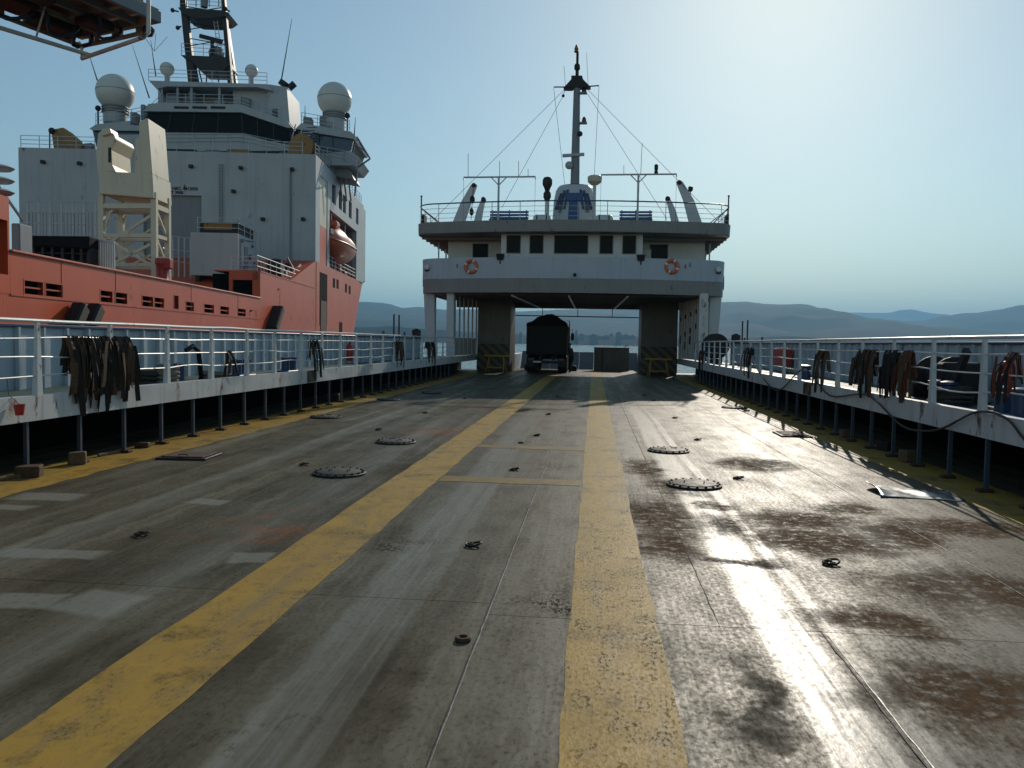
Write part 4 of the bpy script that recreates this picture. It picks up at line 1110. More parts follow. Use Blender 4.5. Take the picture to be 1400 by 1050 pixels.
# plate seams and small fittings on the aft bulkhead
for k in (1,2,3,4,6): z_ = 2.2+k*2.5; MB().box(SP+.05, dx0-.05 if z_ < dzt else SX-.02, YA-.012, YA-.002, z_, z_+.03).build('plate_seam', 'ship_white', ship)
for k in range(1, 9):
    x_ = SP + k*2.8
    if not dx0 < x_ < dx1: MB().box(x_, x_+.03, YA-.014, YA-.003, 3.2, ZT-.1).build('plate_seam', 'ship_white', ship)
for px, py in ((60,222),(110,224),(262,228),(330,230),(400,232),(320,262),(360,300),(415,300)):
    q = S(px, py, YA); MB().box(q.x-.16, q.x+.16, YA-.35, YA-.002, q.z-.14, q.z+.14).build('bulkhead_lamp', 'dark_steel', ship, bevel=.03)
for px in (300, 304): MB().tube([S(px,224,YA-.15), S(px,330,YA-.15)], .035, 5).build('ladder_rail', 'ship_grey', ship)
for k in range(24): MB().tube([S(300,226+k*4.3,YA-.15), S(304,226+k*4.3,YA-.15)], .02, 4).build('ladder_rung', 'ship_grey', ship)
for px, py0 in ((397,232),): MB().tube([S(px,py0,YA-.12), S(px,370,YA-.12)], .07, 6).build('drain_pipe', 'ship_grey', ship)
# rooftop clutter on the bridge
for px, py, w_, h_ in ((236,140,1.2,.7),(262,141,.6,1.1),(300,143,1.0,.5),(335,146,.8,.9),(376,158,.7,.7),(420,170,.8,.7),(440,173,.5,1.0),(182,166,.6,.9),(195,160,.4,1.2)):
    q = S(px, py, YB+1.5); MB().box(q.x-w_/2, q.x+w_/2, YB+1.5, YB+2.5, q.z-.3, q.z+h_).build('roof_fitting', 'ship_grey', ship, bevel=.06)
srail([S(228,143,YB), S(330,145,YB), S(388,165,YB)], 1.0, 3, 'rail_grey')
# --- radomes
def radome(px, py, r, Y, pyb, label, wide=.62):
    c = S(px, py, Y); rr = (S(px+r, py, Y)-c).length; b = S(px, pyb, Y)
    o = sthing('radome', label, 'radome', (c.x, Y, b.z))
    MB().ball(c, rr, 26).build('dome', 'radome_white', o, smooth=True)
    MB().lathe([(rr*1.004,-.025),(rr*1.006,.025)], c+V((0,0,rr*.05)), 26).build('seam_band', 'ship_grey', o, smooth=True)
    MB().lathe([(rr*wide,b.z-c.z-.1),(rr*wide,-rr*.78)], c, 16).build('pedestal', 'ship_white', o, smooth=True)
    if r > 20:
        for k in range(3): MB().lathe([(rr*wide*1.12,0),(rr*wide*1.14,.06),(rr*wide*1.12,.12)], c+V((0,0,-rr*(.86+.14*k))), 16).build('ring_frame', 'ship_grey', o, smooth=True)
radome(157.5, 127, 25, 80, 168, 'big white radome over the bridge wing next to the cream crane tower')
radome(457.5, 136.5, 23.5, 81, 178, 'big white radome over the bridge wing beside the exhaust pipes')
radome(228.5, 94.5, 9.5, 79.5, 111, 'small egg-shaped radome on the observation deck beside the whip aerial with spokes', .35)
radome(344, 97, 8.8, 79.5, 115, 'small egg-shaped radome on the observation deck between signal tower and exhaust casing', .35)
for p0, p1 in (((384,113),(399,26)),((204,134),(181,62)),((213,104),(206,55)),((133,110),(121,72)),((417,170),(417,144)),((484,190),(486,160))):
    MB().tube([S(*p0,79), S(*p1,79)], [.07,.02], 5).build('whip_aerial', 'dark_steel', ship)
for k in (-1, 0, 1): MB().tube([S(211,70,79), S(211+16*k+2,70-24-abs(k)*-4,79)], .02, 4).build('whip_spoke', 'dark_steel', ship)
for px, py in ((134,148),(475,158)):
    q = S(px, py, 79); MB().tube([q, q+V((0,0,-1.6))], .08, 6).ball(q, .28, 10).build('search_light', 'dark_steel', ship, smooth=True)
# ochre deck crane on the port top corner
o = sthing('knuckle_crane', 'folded ochre knuckle crane on the corner of the ship superstructure', 'crane', S(88, 209, 73))
spoly([(74,209),(98,209),(104,190),(88,176),(74,176),(70,182)], 73, 1.2).build('column', 'ochre', o, bevel=.06)
spoly([(76,176),(86,174),(112,197),(110,208),(98,209)], 72.6, .7).build('boom', 'ochre', o, bevel=.05)
MB().ball(S(71,179,73), .3, 10).build('sheave', 'dark_steel', o, smooth=True)
MB().tube([S(68,182,72.8), S(68,206,72.8)], .06, 5).build('hook_chain', 'dark_steel', o)
tag(spoly([(114,196),(125,195),(125,209),(114,209)], 73, .8).build('deck_locker', 'ship_grey', None, SHIP_A, S(120,209,73), bevel=.05), 'grey deck locker at the superstructure edge next to the ochre crane', 'locker')

# --- lifeboat in its recess
o = sthing('lifeboat', 'orange enclosed lifeboat hanging in the recess of the ship side', 'lifeboat', (SX+.0, 81.2, 9.4))
m = MB(); vs_ = []; fs_ = []; ns, nr = 13, 16
for i in range(ns):
    u = -1 + 2*i/(ns-1); Y = 81.2 + u*5.2
    hw_ = 1.55*max(.03, (1-abs(u)**2.6))**.6; hb_ = 1.5*max(.05, (1-abs(u)**3.2))**.7; ht = (1.5 + (.35 if u < -.25 else 0) + .1*u)*max(.05, (1-abs(u)**4))**.6
    for k in range(nr):
        a = 2*math.pi*k/nr; cz = math.sin(a)
        vs_.append((SX-.2 + hw_*math.cos(a)*(1 if abs(cz) < .4 else .92), Y, 10.9 + (ht*cz if cz > 0 else hb_*cz) + .25*u*u))
for i in range(ns-1):
    for k in range(nr): fs_.append((i*nr+k, i*nr+(k+1) % nr, (i+1)*nr+(k+1) % nr, (i+1)*nr+k))
fs_ += [tuple(range(nr)), tuple((ns-1)*nr+k for k in range(nr))]
lb = m.add(vs_, fs_).build('boat_hull', 'orange', o, smooth=True)
MB().tube([(SX-.2+1.6*max(.03,(1-abs(u)**2.6))**.6, 81.2+u*5.2, 10.95+.25*u*u) for u in [x_/8-1 for x_ in range(17)]], .07, 6).build('gunwale', 'wheel_red', lb, smooth=True)
MB().box(SX-1.0, SX+.5, 77.0, 78.6, 12.4, 13.1).build('conning_hood', 'orange', lb, bevel=.2)
for Y in (77.6, 84.8):
    MB().tube([(SX-2.9,Y,13.8),(SX-.2,Y,13.6),(SX-.2,Y,12.2)], .12, 6).build('fall_davit', 'ship_grey', o)
MB().bar((SX-2.6,77.2,11.6),(SX+.2,76.3,11.9), .5, .5).build('boarding_arm', 'ship_white', o)
srail([V((SX-.1,yrec+.2,8.5)), V((SX-.1,yre,8.5))], 1.1, 3, 'rail_white')
for i, Y in enumerate((78.5, 81.5, 84.5, 87.5, 89.3)):
    tag(MB().box(SX-1.4,SX-.6,Y,Y+1.1,8.5,9.1+.25*(i % 3)).build('deck_locker', 'ship_grey' if i % 2 else 'wheel_red', None, SHIP_A, (SX-1,Y,8.5), bevel=.06),
        ['red','grey'][i % 2] + ' deck locker under the lifeboat inside the recess, ' + ['nearest the tall door','second from the tall door','third from the tall door','fourth from the tall door','farthest from the tall door'][i], 'locker')

# --- cream crane-rest tower on the working deck
YC = 50.0
o = sthing('crane_rest_tower', 'cream lattice tower with forked crane-boom rest on the working deck', 'crane rest', S(180, 380, YC))
def cbar(p0, p1, w, dy0=0, dy1=0):
    a = S(*p0, YC)+V((0,dy0,0)); b = S(*p1, YC)+V((0,dy1,0)); return MB().bar(a, b, w, w)
zb = 2.2
for px, dy in ((139,0),(211,0),(145,2),(211,2)):
    tq = S(px, 270, YC); x = tq.x
    MB().box(x-.16, x+.16, YC+dy-.16, YC+dy+.16, zb, tq.z+.3).build('tower_leg', 'cream', o)
for py, w in ((282,.3),(322,.22),(362,.22)):
    for dy in (0, 2): cbar((140,py),(211,py), w, dy, dy).build('cross_beam', 'cream', o)
    for px in (139, 211): cbar((px,py),(px,py), w, .1, 1.9).build('side_beam', 'cream', o)
for a, b in (((140,320),(152,288)),((152,330),(211,292)),((152,330),(206,362)),((152,362),(206,334))):
    cbar(a, b, .16).build('diagonal', 'cream', o); cbar(a, b, .12, 2, 2).build('diagonal', 'cream', o)
for a, b in (((211,284),(211,320)),((211,322),(211,360))): cbar(a, b, .14, .1, 1.9).build('diagonal', 'cream', o)
spoly([(134,234),(208,237),(210,271),(136,265)], YC-.4, 2.8).build('saddle', 'cream', o, bevel=.04)
spoly([(133,236),(131,208),(134,182),(139,178),(155,183),(158,190),(152,205),(153,225),(158,235)], YC-.4, 2.6).build('fork_arm', 'cream', o, bevel=.04)
spoly([(139,186),(139,176),(150,175),(152,182)], YC-.6, 1.0).build('fork_tip', 'cream', o, bevel=.03)
spoly([(184,238),(184,192),(190,186),(190,166),(202,161),(208,238)], YC-.4, 2.6).build('fork_arm', 'cream', o, bevel=.04)
for px, py in ((157,211),(213,221)):
    q = S(px, py, YC); 
q = S(208, 220, YC); MB().box(q.x-.02, q.x+.02, YC+.4, YC+1.0, q.z-.5, q.z+.5).build('slot', 'dark_steel', o, bevel=.01)
q = S(155, 214, YC); MB().box(q.x-.12, q.x+.06, YC-.415, YC-.402, q.z-.45, q.z+.45).build('slot', 'dark_steel', o, bevel=.005)
# --- white cabin with roof cage
YK = 60.0
o = sthing('deck_cabin', 'white box cabin with railed roof unit on the working deck', 'cabin', S(293, 378, YK))
a, b = S(260, 348, YK), S(325, 348, YK); zt = S(292, 318, YK).z; zbm = S(292, 377, YK).z
MB().box(a.x, b.x, YK, YK+4.7, zbm, zt).build('cabin_wall', 'ship_white', o, bevel=.05)
for px in (265, 300): q = S(px, 378, YK); MB().box(q.x, q.x+.3, YK+.3, YK+4.2, 2.2, zbm).build('skid', 'dark_steel', o)
MB().box(a.x+.6, b.x-.1, YK+.3, YK+4.3, zt, S(300,303,YK).z).build('roof_unit', 'dark_steel', o, bevel=.05)
MB().box(a.x+.9, b.x-.5, YK+.28, YK+.295, zt+.25, zt+.75).build('roof_louvre', 'ochre', o)
MB().box(b.x+.003, b.x+.05, YK+1.6, YK+2.4, zbm+.3, zbm+2.4).build('cabin_door', 'ship_grey', o, bevel=.01)
MB().lathe([(.2,0),(.22,.08),(.1,.1)], (b.x+.02,YK+2.9,zbm+1.7), 12, (1,0,0)).build('hose_wheel', 'wheel_red', o, smooth=True)
for yy, z in ((YK+.8,zbm+2.6),(YK+3.4,zbm+2.5),(YK+1.2,zbm+.6),(YK+3.9,zbm+1.2)): MB().box(b.x+.003, b.x+.14, yy, yy+.3, z, z+.25).build('junction_box', 'ship_grey', o, bevel=.02)
MB().tube([(b.x+.08,YK+.5,zbm+.2),(b.x+.08,YK+.5,zbm+2.8),(b.x+.08,YK+3.8,zbm+3.0)], .04, 6).build('conduit', 'ship_grey', o)
srail([V((a.x+.5,YK+.1,zt)), V((b.x,YK+.1,zt)), V((b.x,YK+4.6,zt))], 1.1, 3, 'rail_grey', o)
MB().tube([(b.x+.3,YK+4.9,6.2),(b.x+.3,YK+4.9,zt+1.0)], .06, 6).build('vent_pipe', 'rail_grey', o)
srail([S(316,374,57.5), S(352,374,57.5)], 1.2, 4, 'rail_grey'); srail([V((SX-.25,ystep+.2,6.15)), V((SX-.25,69.6,6.15))], 1.05, 3, 'ship_white')
# hydraulic gear on the raised deck
o = sthing('deck_winch', 'dark hydraulic winch with white frame between the cabin and the superstructure', 'winch', (SX-1.5, 65, 6.18))
for k in range(6):
    y = 63.6+k*.8; MB().box(SX-2.1, SX-.9, y, y+.5, 6.18, 7.1+.35*((k*7) % 3)).build('winch_block', 'dark_steel' if k % 3 else 'ship_grey', o, bevel=.05)
MB().bar((SX-.8,63.6,8.1),(SX-.8,68.0,6.4), .14, .14).bar((SX-.8,63.6,6.4),(SX-.8,68.0,8.0), .12, .12).build('cross_frame', 'ship_white', o)
MB().lathe([(.7,-.5),(.75,0),(.7,.5)], (SX-1.5,63.0,7.2), 14, (1,0,0)).build('drum', 'dark_steel', o, smooth=True)
# --- tarp-covered rack, cage and fence aft
o = sthing('covered_rack', 'long rack under a black tarpaulin on the working deck behind the bulwark', 'rack', S(75, 360, 42))
YR = 42.0
spoly([(28,322),(45,322),(122,323),(121,340),(100,339),(60,337),(28,338)], YR, 3).build('tarpaulin', 'tarp_black', o, bevel=.06)
for px in (30, 42, 55, 68, 82, 96, 108, 119):
    q = S(px, 330, YR); MB().box(q.x-.07, q.x+.07, YR+.2, YR+2.6, 2.2, q.z).build('rack_leg', 'dark_steel', o)
for py in (345, 355): sbox(30, 118, py, py+2, YR+.3, .1).build('rack_beam', 'dark_steel', o)
sbox(34, 112, 341, 375, YR+1.5, .8).build('stored_gear', 'dark_steel', o, bevel=.1)
o = sthing('pipe_cage', 'pale upright-bar cage beside the tarpaulin rack on the working deck', 'cage', S(140, 368, 43))
for i in range(11):
    q0 = S(123+i*3.2, 326+i*.5, 43); MB().box(q0.x-.045, q0.x+.045, 43, 43.1, 2.2, q0.z).build('bar', 'rail_grey', o)
q0, q1 = S(123,327,43), S(156,331,43); MB().bar(q0, q1, .12, .12).build('top_bar', 'rail_grey', o); MB().bar(S(123,372,43), S(156,372,43), .12, .12).build('bottom_bar', 'rail_grey', o)
sbox(115, 124, 344, 366, 42.6, .15).build('frame', 'ship_grey', o)
o = sthing('deck_fence', 'tall pale wire fence on the working deck before the superstructure', 'fence', S(86, 330, 56))
for i in range(7):
    q = S(37+i*15.5, 275, 56); MB().box(q.x-.06, q.x+.06, 56, 56.12, 2.2, q.z).build('fence_post', 'rail_grey', o)
for py in (275, 290, 305, 320): MB().tube([S(37,py,56), S(131,py+2,56)], .035, 5).build('fence_wire', 'rail_grey', o)
for i in range(20): q = S(39+i*4.8, 290, 56); MB().box(q.x-.015, q.x+.015, 56.03, 56.06, 4.4, q.z).build('fence_rod', 'ship_grey', o)
o = sthing('deck_fence', 'low wire fence behind the lattice tower under the hangar door', 'fence', S(240, 330, 62))
for i in range(5):
    q = S(228+i*8, 322+i*1, 62); MB().box(q.x-.05, q.x+.05, 62, 62.1, 2.2, q.z).build('fence_post', 'rail_grey', o)
for py in (322, 340, 356): MB().tube([S(228,py,62), S(260,py+4,62)], .03, 5).build('fence_wire', 'rail_grey', o)
# red capstan by the tower foot
o = sthing('red_capstan', 'red capstan motor standing at the foot of the cream tower', 'capstan', S(222, 384, 48))
q = S(222, 384, 48); MB().lathe([(.42,2.2-q.z),(.42,.0),(.34,.1),(.34,.9),(.42,1.0),(.40,1.3),(.15,1.4)], q, 14).build('barrel', 'red_paint', o, smooth=True)
MB().box(q.x-.1, q.x+.55, 47.7, 48.3, q.z+.7, q.z+1.3).build('motor', 'red_paint', o, bevel=.05)
# three white saucer lamps at the very edge of the view, on a post by the quarter
o = sthing('saucer_post', 'post with three stacked white saucers rising behind the red quarter block', 'aerial', S(-6, 270, 33))
for py, r in ((229,.62),(246,.62),(262,.62)):
    q = S(-4, py, 33); MB().lathe([(.05,-.16),(r*.8,-.1),(r,0),(r*.7,.09),(.1,.14)], q, 18).build('saucer', 'ship_white', o, smooth=True)
q = S(-4, 220, 33); MB().tube([(q.x,33,2.2),(q.x,33,q.z)], .09, 8).build('post', 'ship_grey', o, smooth=True)
MB().tube([S(-2,255,33), S(32,303,33.5)], .06, 5).build('stay', 'ship_grey', o)
sbox(15, 27, 305, 345, 36, 1.0).build('deck_locker', 'ship_grey', None, SHIP_A, S(20,345,36), bevel=.05)
tag([x for x in COL.objects if x.name.startswith('deck_locker')][-1], 'pale tall locker just inboard of the red quarter block', 'locker')

# ================================================================== THINGS ON THE CAR DECK
def G(px, py): q = at(px, py, z=0); return Vector((q.x, q.y, 0))
# --- bolted manhole covers
def manhole(pos, label, first=[None]):
    if first[0] is None:
        o = thing('manhole_cover', label, 'manhole', (0,0,0), group='bolted manhole covers on the car deck')
        MB().lathe([(.34,.0),(.345,.022),(.335,.028),(.25,.028),(.245,.018),(.02,.018)], (0,0,0), 36).build('coaming_ring', 'dark_steel', o, smooth=True)
        MB().lathe([(.275,.0),(.275,.036),(.265,.04),(.02,.042)], (0,0,0), 36).build('cover_plate', 'cover_grime', o, smooth=True)
        for k in range(18):
            a = 2*math.pi*k/18; c = Vector((.305*math.cos(a), .305*math.sin(a), .026))
            b = MB().lathe([(.020,0),(.020,.014),(.011,.014),(.011,.022),(.002,.023)], c, 6).build('bolt', 'dark_steel', o)
        for s in (-1, 1): MB().tube([(s*.12,-.05,.04),(s*.12,-.05,.06),(s*.12,.05,.06),(s*.12,.05,.04)], .007, 5).build('lifting_handle', 'dark_steel', o)
        first[0] = o; o.location = pos; BASE[o.name] = Vector((0,0,0)); return o
    return clone(first[0], pos, random.uniform(0, 3), label)
for px, py, lb in ((464,648,'round bolted manhole between the yellow lane and the flat hatch, nearest the pale repaint patches'),
                   (541,605,'round bolted manhole left of the yellow lane, second along its row'),
                   (445,571,'round bolted manhole touching the yellow edge strip by the red-ship gallery'),
                   (949,664,'round bolted manhole in the sun glare, first of the pair beside the rust stains'),
                   (914,617,'round bolted manhole in the sun glare, second of the pair by the yellow lane'),
                   (1003,558,'round bolted manhole by the shaded gallery where rail shadow begins'),
                   (531,547,'round bolted manhole near the foot of the red-ship gallery at the shadow edge'),
                   (590,538,'round bolted manhole in the deckhouse shadow on the red-ship side')):
    p_ = G(px, py); p_.z = .001; manhole(p_, lb)
# --- lashing points
def lash(pos, rot, label, kind):
    o = thing('lashing_ring', label, 'lashing ring', (0,0,0), group='steel lashing rings welded to the car deck')
    if kind == 0:     # folding D-ring in a strap clamp
        MB().box(-.07,.07,-.035,.035,0,.008).build('pad', 'rust_steel', o, bevel=.003)
        MB().tube([(-.03,-.05,.018),(-.02,-.05,.03),(.02,-.05,.03),(.03,-.05,.018)], .012, 6).tube([(0,-.045,.012),(0,-.02,.04),(0,.02,.04),(0,.045,.012)], .016, 6).build('clamp', 'rust_steel', o, smooth=True)
        pts = [(.02+.085*math.cos(a), .075*math.sin(a), .022+.022*max(0,math.cos(a))) for a in [2*math.pi*k/16 for k in range(16)]]
        MB().tube(pts, .012, 7, True).build('ring', 'dark_steel', o, smooth=True)
    else:             # low round socket
        MB().lathe([(.075,0),(.08,.02),(.065,.04),(.045,.042),(.035,.03),(.03,.012)], (0,0,0), 20).build('socket', 'rust_steel' if kind == 1 else 'dark_steel', o, smooth=True)
    o.location = pos; o.rotation_euler = (0,0,rot); o.scale = (.78,)*3 if kind == 0 else (.62,)*3
for px, py, k, lb in ((193,732,0,'rusty lashing ring amid the pale repaint patches'),(415,636,0,'dark lashing ring between the flat hatch and the first manhole'),
        (645,747,0,'dark lashing ring with a small rust halo in the lane beside the weld seam'),(702,643,0,'dark lashing ring just past the first yellow cross line'),
        (633,876,1,'low round lashing socket beside the weld seam'),(1134,772,0,'broken dark lashing ring among the brown rust stains'),
        (1008,655,0,'dark lashing ring in the glare next to the first sunlit manhole'),(953,602,0,'small lashing ring in the glare past the second sunlit manhole'),
        (922,572,0,'small lashing ring in the glare near the shadow edge'),(733,596,0,'lashing ring in the lane past the second cross line'),
        (749,567,0,'lashing ring in the lane just short of the deckhouse shadow'),(712,606,1,'low socket beside the second yellow cross line'),
        (517,588,0,'lashing ring left of the yellow lane past the second manhole'),(580,565,0,'lashing ring left of the yellow lane short of the shadow'),
        (762,543,0,'lashing ring in the lane inside the deckhouse shadow'),(635,545,0,'lashing ring left of the lane inside the deckhouse shadow'),
        (880,541,0,'lashing ring right of the lane inside the deckhouse shadow'),(893,548,0,'lashing ring right of the lane on the deckhouse shadow edge')):
    p_ = G(px, py); p_.z = .001; lash(p_, random.uniform(-.5,.5), lb, k)
# --- square hatch plates
def hatch(px, py, w, l, label, rot=0):
    p_ = G(px, py); o = thing('flush_hatch', label, 'hatch', (0,0,0))
    MB().box(-w/2,w/2,-l/2,l/2,.001,.03).build('frame', 'dark_steel', o, bevel=.006)
    MB().box(-w/2+.06,w/2-.06,-l/2+.06,l/2-.06,.031,.045).build('lid', 'rust_steel', o, bevel=.006)
    MB().tube([(-.06,-l/2+.1,.045),(-.06,-l/2+.1,.07),(.06,-l/2+.1,.07),(.06,-l/2+.1,.045)], .008, 5).build('handle', 'dark_steel', o)
    o.location = p_; o.rotation_euler = (0,0,rot)
hatch(259, 625, .72, .62, 'flat dark square hatch beside the yellow edge strip', .08)
hatch(1083, 595, .6, .8, 'flat dark hatch under the rail shadow on the glare side', 0)
# --- bent sheet of metal
p_ = G(1250, 676); m = MB(); nx, ny = 18, 12; vs_ = []
for j in range(ny+1):
    for i in range(nx+1):
        u, v = i/nx, j/ny
        x = -.46+.92*u + .03*math.sin(5*v); y = -.36+.72*v + .05*math.sin(3*u)
        z = .006 + .03*max(0, mnoise.noise(Vector((u*2.3, v*2.7, 5)))) + .10*max(0, (.14-u)/.14)**1.6*(.25+.75*max(0, v-.2)) + .025*abs(math.sin(5.5*u+2*v))*(1-abs(2*v-1))
        vs_.append((x, y, z))
m.add(vs_, [(j*(nx+1)+i, j*(nx+1)+i+1, (j+1)*(nx+1)+i+1, (j+1)*(nx+1)+i) for j in range(ny) for i in range(nx)])
o = m.build('bent_metal_sheet', 'sheet_metal', smooth=True); o.location = p_; o.rotation_euler.z = -.12
sm = o.modifiers.new('thick', 'SOLIDIFY'); sm.thickness = .003
tag(o, 'crumpled loose sheet of shiny metal lying on the deck beside the rail shadow', 'metal sheet')
# --- timber blocks and scraps at the feet of the gallery
def timber(x, y, sx, sy, sz, rot, label, mat='wood'):
    m = MB(); vs_ = []
    for dx in (-1,1):
        for dy in (-1,1):
            for dz_ in (0,1): vs_.append((dx*sx/2*random.uniform(.9,1.08), dy*sy/2*random.uniform(.9,1.08), dz_*sz*random.uniform(.93,1.07)))
    m.add(vs_, [(0,1,3,2),(4,6,7,5),(0,4,5,1),(2,3,7,6),(0,2,6,4),(1,5,7,3)])
    o = m.build('timber_block', mat, bevel=.012); o.location = (x, y, .004); o.rotation_euler = (0,0,rot)
    tag(o, label, 'timber block', 'wooden chocks along the gallery feet')
for px, py, sx, sy, sz, r_, lb, mt in ((40,652,.28,.2,.14,.3,'dark broken chock on the yellow strip beside the frontmost gallery pillar shown','strap_brown'),(106,635,.22,.15,.17,.5,'pale upright wooden chock on the yellow strip under the big strap bundle','wood'),
        (195,612,.2,.14,.08,.2,'flat rusty chock on the yellow strip past the big strap bundle','rust_steel'),(458,549,.32,.3,.22,0,'square dark chock standing between far gallery pillars','strap_dark'),
        (150,622,.5,.05,.05,1.45,'thin wooden batten on the yellow strip between two gallery pillars','wood'),(20,655,.5,.05,.05,1.3,'thin dark batten on the yellow strip beside the broken chock','wood'),
        (1243,632,.25,.22,.18,.2,'wooden chock under the shaded gallery beneath the hanging hose','wood'),(1211,616,.22,.22,.16,.6,'dark chock under the shaded gallery beside the wooden one','strap_dark'),
        (1157,598,.22,.2,.15,.1,'wooden chock under the shaded gallery nearest the strap shadows','wood')):
    p_ = G(px, py); timber(p_.x, p_.y, sx, sy, sz, r_, lb, mt)
# --- webbing straps hung on the railings
def strap_path(xr, y, z0, drop_in, drop_out, s, sway, j):
    """loop of webbing over the rail: a tail on the walkway side, then down the deck side, a turn, and partly back up"""
    pts = []; lay = random.uniform(.02, .10); back = random.uniform(.25, .95); gap = random.uniform(-.10, .10)
    for k in range(6):
        u = 1-k/5; pts.append((xr + s*(.025+.03*u), y - sway*.4*u + .02*math.sin(4*u+j), z0 - drop_out*u))
    pts.append((xr, y, z0+.014+lay*.15))
    for k in range(1, 10):
        u = k/9; pts.append((xr - s*(.022+lay*math.sin(min(1,u*1.6)*1.57)), y + sway*u**1.5 + .025*math.sin(5*u+j)*u, z0 - drop_in*u))
    if back > .4:
        x_, y_, z_ = pts[-1]
        for k in range(1, 7):
            u = k/6; pts.append((x_ - s*.012*math.sin(u*3.1) , y_ + gap*u - sway*u*.8*back + .012*math.sin(6*u+j), z_ + drop_in*back*u - .025*math.sin(u*3.1*2)*(u < .3)))
    return pts
def strap_bundle(side, ys__, zr_, drops, mats, label, group=None, width=.06):
    xr = (WL if side < 0 else WR) + side*.05
    o = thing('strap_bundle', label, 'straps', (xr, sum(ys__)/len(ys__), .98), group=group)
    for i, y in enumerate(ys__):
        d_ = drops[i % len(drops)]; sw = random.uniform(-.10,.20)
        pts = strap_path(xr, y, zr_+random.uniform(0,.012), d_*random.uniform(.9,1.08), random.uniform(.25,.5), side, sw, i*1.7)
        tw_ = random.uniform(-.5,.5); w0_ = width*random.uniform(.45,1.15); ws = [Vector((math.sin(tw_*k/3+i*2.1)*1.1, 1, .25*math.sin(k*.5+i))).normalized()*w0_ for k in range(len(pts))]
        MB().ribbon(pts, ws, .0035).build('strap', mats[i % len(mats)], o)
    return o
def rail_y(px, side):     # along-deck position where a pixel column meets the railing
    return at(px, 500, x=(WL if side < 0 else WR)+side*.05).y
def span(a, b, n, side):
    y0, y1 = rail_y(a, side), rail_y(b, side); return [y0+(y1-y0)*i/(n-1) + random.uniform(-.02,.02) for i in range(n)]
mixm = ('strap_brown','strap_dark','strap_brown','strap_brown','strap_dark','strap_brown','strap_dark')
strap_bundle(-1, span(92,146,40,-1), 1.70, (.72,.9,.66,.78,1.05,.7), mixm, 'big brown bundle of frayed lashing straps over the railing by the hull fenders', width=.085)
strap_bundle(-1, span(150,176,22,-1), 1.70, (.70,.66,.75,.9,.68), mixm, 'dark bundle of lashing straps next to the bigger brown bundle', width=.08)
strap_bundle(-1, span(424,434,6,-1), 1.70, (.75,.95,.7), ('strap_dark','strap_brown'), 'dark strap bundle above the yellow-black mark on the white coaming', width=.07)
strap_bundle(-1, span(537,549,8,-1), 1.70, (.7,.95,.6), ('strap_brown','strap_dark','rust_steel'), 'rust-brown strap bundle on the far railing by the fire extinguisher side', width=.09)
strap_bundle(-1, span(582,592,8,-1), 1.68, (.7,.95,.6), ('strap_brown','strap_dark'), 'brown strap bundle on the railing at the deckhouse leg', width=.1)
strap_bundle(-1, span(310,316,3,-1), 1.46, (.4,.45), ('strap_brown','strap_dark'), 'thin strap loop on the lower rail beyond the coiled rope', width=.05)
strap_bundle(1, span(1176,1198,16,1), 1.70, (.62,.7,.6,.82), ('strap_brown','strap_dark','strap_dark'), 'brown strap bundle on the shaded railing, first above the hanging hose', width=.07)
strap_bundle(1, span(1212,1226,12,1), 1.70, (.64,.7,.78), ('strap_dark',), 'black strap bundle on the shaded railing between brown and orange ones', width=.07)
strap_bundle(1, span(1236,1248,10,1), 1.70, (.66,.74), ('strap_orange','strap_brown'), 'orange-brown strap bundle on the shaded railing', width=.07)
strap_bundle(1, span(1117,1130,6,1), 1.66, (.6,.8,.95), ('strap_dark','strap_brown'), 'narrow dark strap bundle on the shaded railing near the red box', width=.06)
strap_bundle(1, span(1019,1028,7,1), 1.70, (.6,.75,.9), ('strap_dark','rust_steel'), 'dark strap bundle on the far shaded railing by the guide posts', width=.08)
strap_bundle(1, span(957,963,6,1), 1.5, (.5,.8), ('strap_orange','strap_dark'), 'rusty strap bundle on the shaded railing at the portal post', width=.1)
strap_bundle(1, span(1378,1392,5,1), 1.70, (.5,.6), ('strap_orange','strap_dark'), 'dark red straps on the shaded railing by the oval scupper', width=.05)
# --- hose slung along the shaded coaming
pts = []
hk = [(1030,497),(1062,534),(1100,505),(1135,541),(1186,540),(1230,580),(1258,589),(1290,585),(1336,563),(1376,572),(1400,600),(1440,640)]
for i in range(len(hk)-1):
    for k in range(6):
        u = k/6
        p0 = hk[max(i-1,0)]; p1 = hk[i]; p2 = hk[i+1]; p3 = hk[min(i+2,len(hk)-1)]
        f = lambda a,b,c,d_: .5*((2*b)+(-a+c)*u+(2*a-5*b+4*c-d_)*u*u+(-a+3*b-3*c+d_)*u**3)
        pts.append(at(f(p0[0],p1[0],p2[0],p3[0]), f(p0[1],p1[1],p2[1],p3[1]), x=WR-.05))
tag(MB().tube(pts, .016, 7).build('hanging_hose', 'rope_dark', loc=pts[30], smooth=True), 'dark hose looping along the white coaming of the shaded gallery', 'hose')
